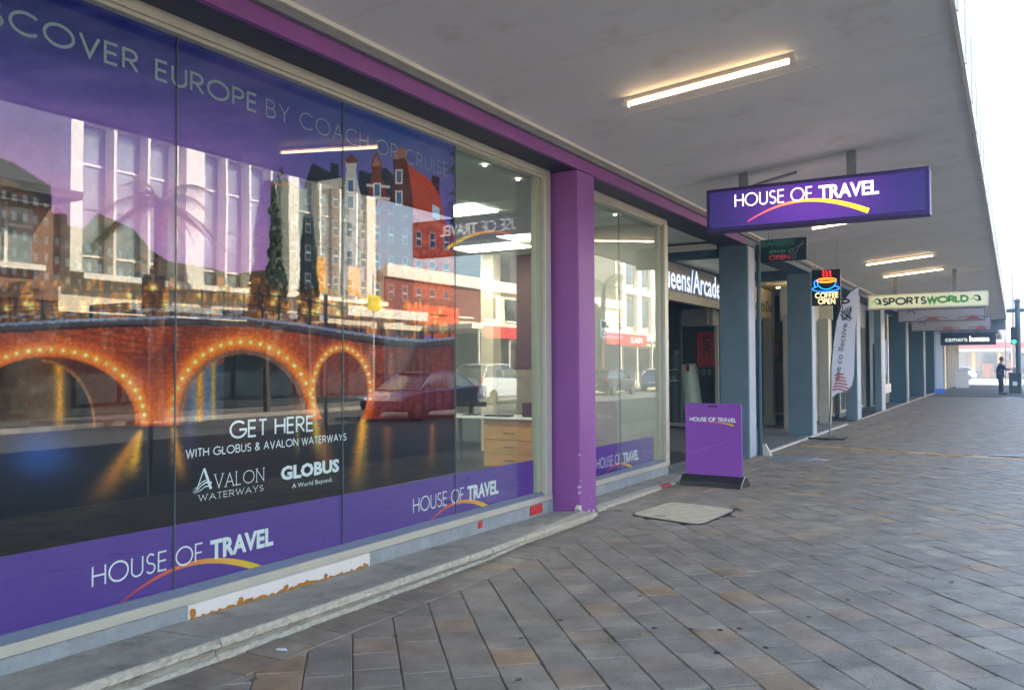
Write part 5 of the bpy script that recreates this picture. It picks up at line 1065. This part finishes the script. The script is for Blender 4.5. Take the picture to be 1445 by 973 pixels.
for i in range(6):
    for j in range(2): bx('window', M_farglass, fb2, -9+i*1.7, -8.1+i*1.7, 133.9, 133.98, 6.2+j*2.8, 8+j*2.8)
fb3 = thing('white_building', (7, 150, 0), 'far pale building at the end of the street beyond the signals', 'building')
bx('wall', M_cream, fb3, 1.6, 14, 150, 165, 0, 17); 
for i in range(5):
    for j in range(4): bx('window', M_farglass, fb3, 2.4+i*2.2, 3.6+i*2.2, 149.9, 149.98, 5+j*3, 6.8+j*3)

# ------------------------------------------------------------------ cars
M_tyre = mat('tyre_rubber', srgb(22, 22, 23), .8); M_rim = mat('alloy_rim', srgb(160, 162, 165), .3, .8); M_cglass = mat('car_glass', (.02, .025, .03), .08, var=0, spec=1.0)
def car(name, x, y, rz, color, label, kind='hatch', metallic=.3):
    Lh, W = 2.2, .88
    tall = .18 if kind == 'suv' else 0
    t = thing(name, (x, y, -.12), label, 'car', rz=rz); paint = mat('car_paint_'+name+label[:8].replace(' ', '_'), color, .28, metallic, var=.02, coat=.8)
    # stations along the length: y, z_low, z_belt, half width
    st = [(-2.15, .42, .78, .74), (-2.05, .30, .98+tall, .84), (-1.5, .26, 1.02+tall, .89), (-.6, .26, .98+tall, .90), (.5, .26, .94+tall, .90), (1.2, .26, .90+tall, .88), (1.8, .28, .78+tall*.8, .84), (2.1, .36, .62+tall*.5, .72)]
    mb = MB(); n = 10
    for (yy_, zl, zb, hw) in st:
        pr = [(-hw*.9, zl), (-hw, zl+.12), (-hw*1.01, (zl+zb)/2), (-hw*.98, zb-.06), (-hw*.90, zb), (hw*.90, zb), (hw*.98, zb-.06), (hw*1.01, (zl+zb)/2), (hw, zl+.12), (hw*.9, zl)]
        mb.v += [(a, yy_, b) for a, b in pr]
    for k in range(len(st)-1):
        for j in range(n): a, b = k*n+j, k*n+(j+1) % n; mb.f.append((a, b, b+n, a+n))
    mb.f.append(tuple(range(n))[::-1]); mb.f.append(tuple((len(st)-1)*n+j for j in range(n)))
    def put(mb, nm, m, par=t, smooth=False): 
        o = mb.obj(nm, m, None, smooth); o.parent = par; return o
    b_ = put(mb, 'body', paint, smooth=False)
    # cabin
    gz = 1.42+tall*1.6; cab = [(-1.95, .98+tall, .80), (-1.45, gz-.06, .64), (-.5, gz+.03, .66), (.25, gz, .65), (1.15, .93+tall, .80)]
    mb = MB(); 
    for yy_, zz, hw in cab: 
        base_z = np.interp(yy_, [s_[0] for s_ in st], [s_[2] for s_ in st])-.01
        mb.v += [(-.82, yy_, base_z), (-hw, yy_, max(zz, base_z+.005)), (hw, yy_, max(zz, base_z+.005)), (.82, yy_, base_z)]
    for k in range(4):
        for j in range(3): a = k*4+j; mb.f.append((a, a+1, a+5, a+4))
    put(mb, 'windows', M_cglass)
    mb = MB(); mb.v = [(-.655, -1.50, gz-.04), (.655, -1.50, gz-.04), (.675, -.5, gz+.045), (-.675, -.5, gz+.045), (.66, .30, gz+.01), (-.66, .30, gz+.01)]; mb.f = [(0, 1, 2, 3), (3, 2, 4, 5)]; mb2 = MB(); mb2.prism([mb.v[i] for i in (0, 1, 2, 3)], (0, 0, .03)); mb2.prism([mb.v[i] for i in (3, 2, 4, 5)], (0, 0, .03)); put(mb2, 'roof', paint)
    for s_ in (-1, 1):
        for pts in ([(s_*.81, -1.97, .98+tall), (s_*.66, -1.46, gz-.05)], [(s_*.66, -.42, gz+.03), (s_*.83, -.35, .98+tall)], [(s_*.66, .28, gz), (s_*.82, 1.18, .92+tall)]): put(MB().tube(pts, .028, 6), 'pillar', paint)
        put(MB().tube([(s_*.66, -1.46, gz-.03), (s_*.675, -.5, gz+.05), (s_*.66, .28, gz+.01)], .025, 6), 'roof_rail', paint)
        put(MB().box(s_*.92-.07, s_*.92+.07, .72, .84, 1.0+tall, 1.12+tall, ch=.02), 'mirror', paint)
        put(MB().box(s_*.70-.14, s_*.70+.14, 1.93, 2.08, .60+tall*.6, .72+tall*.6, ch=.02), 'headlight', mat('headlight_glass', srgb(210, 215, 220), .2))
        put(MB().box(s_*.76-.08, s_*.76+.08, -2.17, -2.02, .78+tall, .98+tall, ch=.02), 'tail_light', mat('tail_light_red', srgb(170, 20, 20), .3))
        for yw in (-1.32, 1.36):
            w_ = put(MB().tube([(s_*.74, yw, .33), (s_*.925, yw, .33)], .33, 20), 'wheel', M_tyre)
            mb = MB().tube([(s_*.926, yw, .33), (s_*.935, yw, .33)], .20, 16)
            o = mb.obj('rim', M_rim, None); o.parent = w_
            for k in range(5): 
                a = k*1.2566; o = MB().prism([(s_*.936, yw+.03*math.cos(a+1.57), .33+.03*math.sin(a+1.57)), (s_*.936, yw+.19*math.cos(a+.2), .33+.19*math.sin(a+.2)), (s_*.936, yw+.19*math.cos(a+.55), .33+.19*math.sin(a+.55))], (s_*.004, 0, 0)).obj('spoke_gap', M_tyre, None); o.parent = w_
    put(MB().box(-.26, .26, -2.185, -2.15, .52, .63), 'number_plate', M_white)
    return t
car('parked_suv', 11.9, on_plane(695, 540, 0, -20.1).y, 0, srgb(205, 210, 214), 'white sport utility car parked across the street before the cream building', 'suv', .0)
car('parked_car', 8.2, on_plane(595, 545, 0, -16.4).y, math.radians(180), srgb(52, 70, 120), 'dark blue hatchback on the sunlit road', 'hatch')
None and car('parked_car', 1.95, 12.4, 0, srgb(30, 32, 38), 'black car parked at the kerb opposite the shop window', 'hatch')
car('parked_car', 11.9, on_plane(860, 530, 0, -20.1).y, 0, srgb(36, 40, 48), 'dark car parked across the street, farther along than the white one', 'hatch')
car('parked_car', 11.9, on_plane(905, 530, 0, -20.1).y+4, 0, srgb(90, 130, 180), 'light blue hatchback parked across the street behind the dark car', 'hatch')
None and car('parked_car', 12.0, 12.5, 0, srgb(150, 40, 36), 'red car parked across the street opposite the picture window', 'hatch')
None and car('parked_car', 12.0, 19.5, 0, srgb(170, 172, 176), 'silver car parked across the street by the finned building', 'hatch')
car('waiting_car', -5.6, 104, math.radians(90), srgb(230, 232, 235), 'white car crossing the sunlit side street beyond the corner', 'hatch', 0)

# ------------------------------------------------------------------ across the street
XO = 17.0
M_fin = mat('white_fin_paint', srgb(236, 226, 206), .7, var=.05); M_win = mat('curtained_window', srgb(128, 140, 136), .12, var=.35, scale=.6, spec=1.0)
fnb = thing('finned_building', (XO, 25, 0), 'cream office building across the street with tall windows between white fins', 'building')
Y0_, Y1_ = 15.86, 31.3
bx('wall', M_cream, fnb, XO+.4, XO+9, Y0_, Y1_, 3.3, 10.5); bx('ground_floor', M_farglass, fnb, XO+.5, XO+9, Y0_, Y1_, 0, 3.29); bx('roof_band', M_fin, fnb, XO-.1, XO+.39, Y0_, Y1_, 9.3, 10.6); bx('sill_band', M_fin, fnb, XO-.25, XO+.39, Y0_+.4, Y1_, 4.32, 4.5)
for a, b in ((15.86, 16.25), (20.1, 20.9), (25.1, 25.7), (29.9, 30.5)): bx('pier', M_fin, fnb, XO-.18, XO+.38, a, b, 4.51, 9.29)
fins = [17.3, 18.56, 19.7, 21.85, 22.96, 24.1, 26.9, 28.1, 29.2]
for f_ in fins: bx('fin', M_fin, fnb, XO-.15, XO+.38, f_, f_+.10, 4.5, 9.29)
edges_ = sorted([16.25, 20.9, 25.7, 30.5]+[f_+.1 for f_ in fins]); stops_ = sorted([20.1, 25.1, 29.9, 31.2]+fins)
for a, b in zip(edges_, stops_):
    w_ = bx('window', M_win, fnb, XO+.30, XO+.36, a+.01, b-.01, 4.52, 9.28)
    for zz in (5.05, 8.0, 6.6): bx('transom', M_fin if zz != 6.6 else M_steel, w_, XO+.24, XO+.29, a+.011, b-.011, zz, zz+(.07 if zz != 6.6 else .04))
for k in range(9): w_ = bx('shop_window', M_farglass, fnb, XO+.33, XO+.38, 16.4+k*1.6, 17.8+k*1.6, .4, 3.1)
bx('shop_canopy', M_fin, fnb, XO-2.6, XO-.31, 25.9, 31.2, 3.55, 3.95); bx('awning', mat('striped_awning_grey', srgb(150, 156, 150), .8), fnb, XO-2.2, XO-.3, 16.4, 25.2, 3.3, 3.5)
bx('yellow_banner', mat('ochre_banner', srgb(214, 150, 40), .7), fnb, XO-.5, XO-.42, 26.2, 26.9, 4.6, 6.1); bx('yellow_banner', mat('ochre_banner', (.5, .3, .05)), fnb, XO-.5, XO-.42, 28.3, 29.1, 4.6, 5.9)
lb = thing('cream_shop_building', (XO, 46, 0), 'low cream two storey shop row across the street with red sign boards', 'building')
bx('wall', M_cream, lb, XO+.1, XO+9, 31.4, 58.9, 3.3, 6.1); bx('ground_floor', M_farglass, lb, XO+.1, XO+9, 31.4, 58.9, 0, 3.29); bx('parapet', M_fin, lb, XO-.15, XO+.09, 31.4, 58.9, 5.75, 6.35); bx('brick_wall', M_brick, lb, XO+.02, XO+.09, 31.4, 40.2, 4.0, 5.7)
bx('canopy', M_fin, lb, XO-2.8, XO+.0, 34.5, 58.9, 3.35, 3.6)
for k in range(9): w_ = bx('window', M_farglass, lb, XO+.03, XO+.08, 35+k*2.5, 36.4+k*2.5, 4.2, 5.4); bx('frame', M_fin, w_, XO-.02, XO+.029, 35+k*2.5, 36.4+k*2.5, 4.1, 4.19)
for k in range(8): bx('shop_window', M_farglass, lb, XO+.03, XO+.09, 35+k*2.9, 37.4+k*2.9, .4, 2.7)
bx('red_sign', mat('red_sign_face', srgb(206, 50, 40), .5), lb, XO-2.9, XO-2.81, 35.5, 44.5, 2.95, 3.55); font_text('VIAS', (XO-2.91, 43.6, 3.05), (0, -1, 0), (0, 0, 1), (-1, 0, 0), .4, width=1.6).obj('lettering', M_white, lb)
bx('orange_sign', mat('orange_sign_face', srgb(222, 96, 50), .5), lb, XO-.02, XO+.015, 33.0, 37.5, 3.65, 4.6); bx('verandah_canopy', M_fin, lb, XO-2.6, XO-.22, 59.2, 84, 3.3, 3.55)
for k in range(9): bx('verandah_post', M_fin, lb, XO-2.75, XO-2.65, 35.2+k*2.9, 35.3+k*2.9, -.1, 3.34)
for k in range(6): bx('shop_display', mat('mixed_shop_goods', srgb(150, 120, 90), .6, var=.6, scale=1.5), lb, XO-.25, XO-.05, 36+k*3.6, 37.6+k*3.6, .0, 1.2+.3*(k % 2))
bx('red_sign', mat('red_sign_face', (.5, .05, .03)), lb, XO-2.9, XO-2.81, 50, 57, 2.95, 3.7); font_text('MAX', (XO-2.91, 56, 3.1), (0, -1, 0), (0, 0, 1), (-1, 0, 0), .45, width=2).obj('lettering', M_white, lb)
tb = thing('tall_cream_building', (XO, 70, 0), 'taller cream classical building farther along the opposite side', 'building')
bx('wall', mat('dull_cream_stone', srgb(196, 180, 150), .8, var=.15, scale=1), tb, XO+.3, XO+12, 59, 84, 0, 11.5)  # stone in a lower-toned cream than the neighbouring facades
for k in range(8): bx('pilaster', M_fin, tb, XO+.0, XO+.29, 59.5+k*3, 60.2+k*3, 4.4, 10.8); [bx('window', M_farglass, tb, XO+.2, XO+.285, 60.7+k*3, 62.1+k*3, za, za+2.2) for za in (4.6, 7.9)]; bx('spandrel', M_fin, tb, XO-.05, XO+.28, 60.25+k*3, 62.45+k*3, 7.1, 7.5); bx('shop_window', M_farglass, tb, XO+.2, XO+.285, 60.4+k*3, 62.4+k*3, .3, 2.9)
bx('cornice', M_fin, tb, XO-.2, XO+.28, 59, 84, 10.81, 11.4)
ob = thing('brown_corner_building', (XO, 6, 0), 'brown brick building with wide dark eaves across the street, left of the finned one', 'building')
bx('wall', mat('dull_brown_brick', srgb(134, 100, 76), .85, var=.2, scale=3), ob, XO+.3, XO+10, -14, 15.8, 3.6, 6.5); bx('ground_floor', M_farglass, ob, XO+.4, XO+10, -14, 15.8, 0, 3.59); bx('eaves', mat('dark_eaves', srgb(66, 64, 52), .8), ob, XO-1.2, XO+.29, -14, 15.6, 6.55, 6.8)
bx('sill_band', M_fin, ob, XO-.05, XO+.29, -14, 15.2, 4.45, 4.62)
for k in range(8): w_ = bx('window', M_win, ob, XO+.2, XO+.29, 13.2-k*3.2, 14.9-k*3.2, 4.64, 6.4); bx('mullion', M_fin, w_, XO+.12, XO+.19, 14.0-k*3.2, 14.1-k*3.2, 4.64, 6.4); bx('transom', M_fin, w_, XO+.13, XO+.19, 14.11-k*3.2, 14.89-k*3.2, 5.7, 5.78)
for k in range(7): bx('archway', M_farglass, ob, XO+.22, XO+.29, 13-k*3.3, 15-k*3.3, .2, 3.4)
# planting across the street
def leafy(name, x, y, z0, z1, rx, n, m, label, cat, shape='column', trunk=.12):
    t = thing(name, (x, y, 0), label, cat); mb = MB(); r_ = random.Random(int(x*7+y*13))
    for k in range(n):
        f = r_.random(); z = z0+(z1-z0)*f; env = rx*(1-.75*f**1.6) if shape == 'column' else rx*math.sin(math.pi*min(.98, f+.08))
        env *= .75+.5*noise2(np.array([f*9.]), np.array([r_.random()*2]), 3)[0]; a = r_.uniform(0, 6.283); rr = env*math.sqrt(r_.uniform(.25, 1)); c = Vector((x+rr*math.cos(a), y+rr*math.sin(a), z)); s_ = r_.uniform(.05, .13)
        u = Vector((r_.gauss(0, 1), r_.gauss(0, 1), r_.gauss(0, 1))).normalized(); v = u.cross(Vector((r_.gauss(0, 1), r_.gauss(0, 1), r_.gauss(0, 1)))).normalized()
        mb.poly([c+u*s_*1.3, c+v*s_*.6, c-u*s_*1.3, c-v*s_*.6])
    mb.obj('crown', m, t, fix=False); MB().tube([(x, y, -.1), (x+.03, y, z0*.6), (x, y+.04, z0+(z1-z0)*.7)], [trunk, trunk*.8, trunk*.2], 8).obj('trunk', M_bark, t); return t
M_bark = mat('grey_brown_bark', srgb(92, 78, 64), .9, var=.3, scale=10, bump=.6)
M_leaf = mat('dark_green_leaves', (.04, .065, .03), .6, var=.5, scale=2); M_leaf2 = mat('mid_green_leaves', (.07, .11, .04), .6, var=.5, scale=2)
v = on_plane(394, 380, 0, -21.6); leafy('column_tree', 13.9, v.y, 3.0, 7.9, .62, 9000, M_leaf, 'dark narrow column of foliage at the far kerb before the finned building', 'tree')
v = on_plane(452, 380, 0, -21.6); leafy('column_tree', 13.9, v.y, 3.2, 7.0, .34, 4000, M_leaf, 'thinner dark column tree at the far kerb, right of the larger one', 'tree')
leafy('round_tree', 14.0, 46, 2.6, 6.2, 1.5, 7000, M_leaf2, 'rounded green street tree before the cream shop row', 'tree', 'round')
def palm(x, y, z, L, n, label, trunk_m=M_bark, droop=1.0, seed=1):
    t = thing('palm_tree', (x, y, 0), label, 'palm tree'); r_ = random.Random(seed)
    MB().tube([(x+.12*math.sin(k*.6), y+.1*math.sin(k*.4), z*k/8) for k in range(9)], [.24-.012*k for k in range(9)], 10).obj('trunk', trunk_m, t)
    mt = mat('palm_frond', srgb(120, 126, 60), .6, var=.3, scale=1.5); tx, ty = x+.12*math.sin(4.8), y+.1*math.sin(3.2)
    for i in range(n):
        a = 6.283*i/n+r_.uniform(-.1, .1); el = r_.uniform(-.2, 1.1); Lf = L*r_.uniform(.85, 1.05); d = Vector((math.cos(a), math.sin(a), 0)); mb = MB(); spine = []
        for k in range(11): s_ = k/10; spine.append(Vector((tx, ty, z))+d*Lf*s_*math.cos(el*.7)+Vector((0, 0, Lf*(s_*math.sin(el)-droop*.75*s_*s_))))
        mb.tube(spine, [.03-.0025*k for k in range(11)], 5); side = Vector((-d.y, d.x, 0))
        for k in range(2, 30):
            s_ = k/30; j = int(s_*10); p = spine[j].lerp(spine[min(j+1, 10)], s_*10-j); wl_ = .55*math.sin(math.pi*min(1, s_*.95+.08))+.1
            for sg in (-1, 1):
                tip = p+side*sg*wl_+d*.22-Vector((0, 0, wl_*.45+r_.uniform(0, .1))); mb.poly([p+d*.02, tip, p-d*.025+Vector((0, 0, .004))])
        mb.obj('frond', mt, t, fix=False)
    return t
v = on_plane(222, 285, 0, -21.2); palm(13.0, v.y, v.z, 2.0, 16, 'palm across the street with drooping fronds before the finned building', seed=2)
v = on_plane(850, 400, 0, -21.2); palm(13.0, v.y, min(v.z, 7.0), 2.2, 14, 'palm across the street by the cream shop row', seed=5)
palm(2.75, 20.3, 9.3, 2.75, 22, 'tall palm at the near kerb whose frond tips reach past the canopy edge', seed=9)
# kerbside sign posts (seen mirrored in the glass)
def signpost(px, py, Xv, zs, lab, panel, h=2.6, w_=.17, hh=.42):
    v = on_plane(px, py, 0, Xv); x = -8.24-Xv; t = thing('sign_post', (x, v.y, 0), lab, 'sign post'); MB().tube([(x, v.y, -.1), (x, v.y, h)], .03, 8).obj('post', mat('white_post_paint', srgb(220, 215, 205), .5), t)
    bx('plate', panel, t, x-.02, x-.005 if False else x+.0, v.y-w_, v.y+w_, zs, zs+hh) if False else bx('plate', panel, t, x-.045, x-.032, v.y-w_, v.y+w_, zs, zs+hh)
    return t
signpost(460, 470, -8.95, 1.75, 'white kerbside post with small parking plate opposite the picture window', mat('blue_white_plate', srgb(180, 190, 215), .5))
signpost(213, 500, -8.95, 2.2, 'white striped kerbside post left of the parking post', M_white, h=2.7)
t = signpost(527, 375, -20.8, 3.6, 'tall far kerb post with round black and yellow sign', mat('yellow_sign', srgb(225, 200, 40), .5), h=5.0, w_=.35, hh=.6)
t = None
# seen mirrored: hydrant-like bollards are not in view
print('objects', len(bpy.data.objects))

# ------------------------------------------------------------------ scattering volume added for a lens-like veil over the distance
hz = bpy.data.materials.new('veil_haze'); hz.use_nodes = True; n_ = hz.node_tree.nodes; n_.remove(n_['Principled BSDF'])
pv = n_.new('ShaderNodeVolumePrincipled'); pv.inputs['Color'].default_value = (.80, .90, 1.0, 1); pv.inputs['Density'].default_value = .0036; pv.inputs['Anisotropy'].default_value = .2
hz.node_tree.links.new(pv.outputs[0], n_['Material Output'].inputs['Volume'])
tag(MB().box(-60, 60, -70, 200, -1.6, 20).obj('veil_volume', hz), kind='stuff')
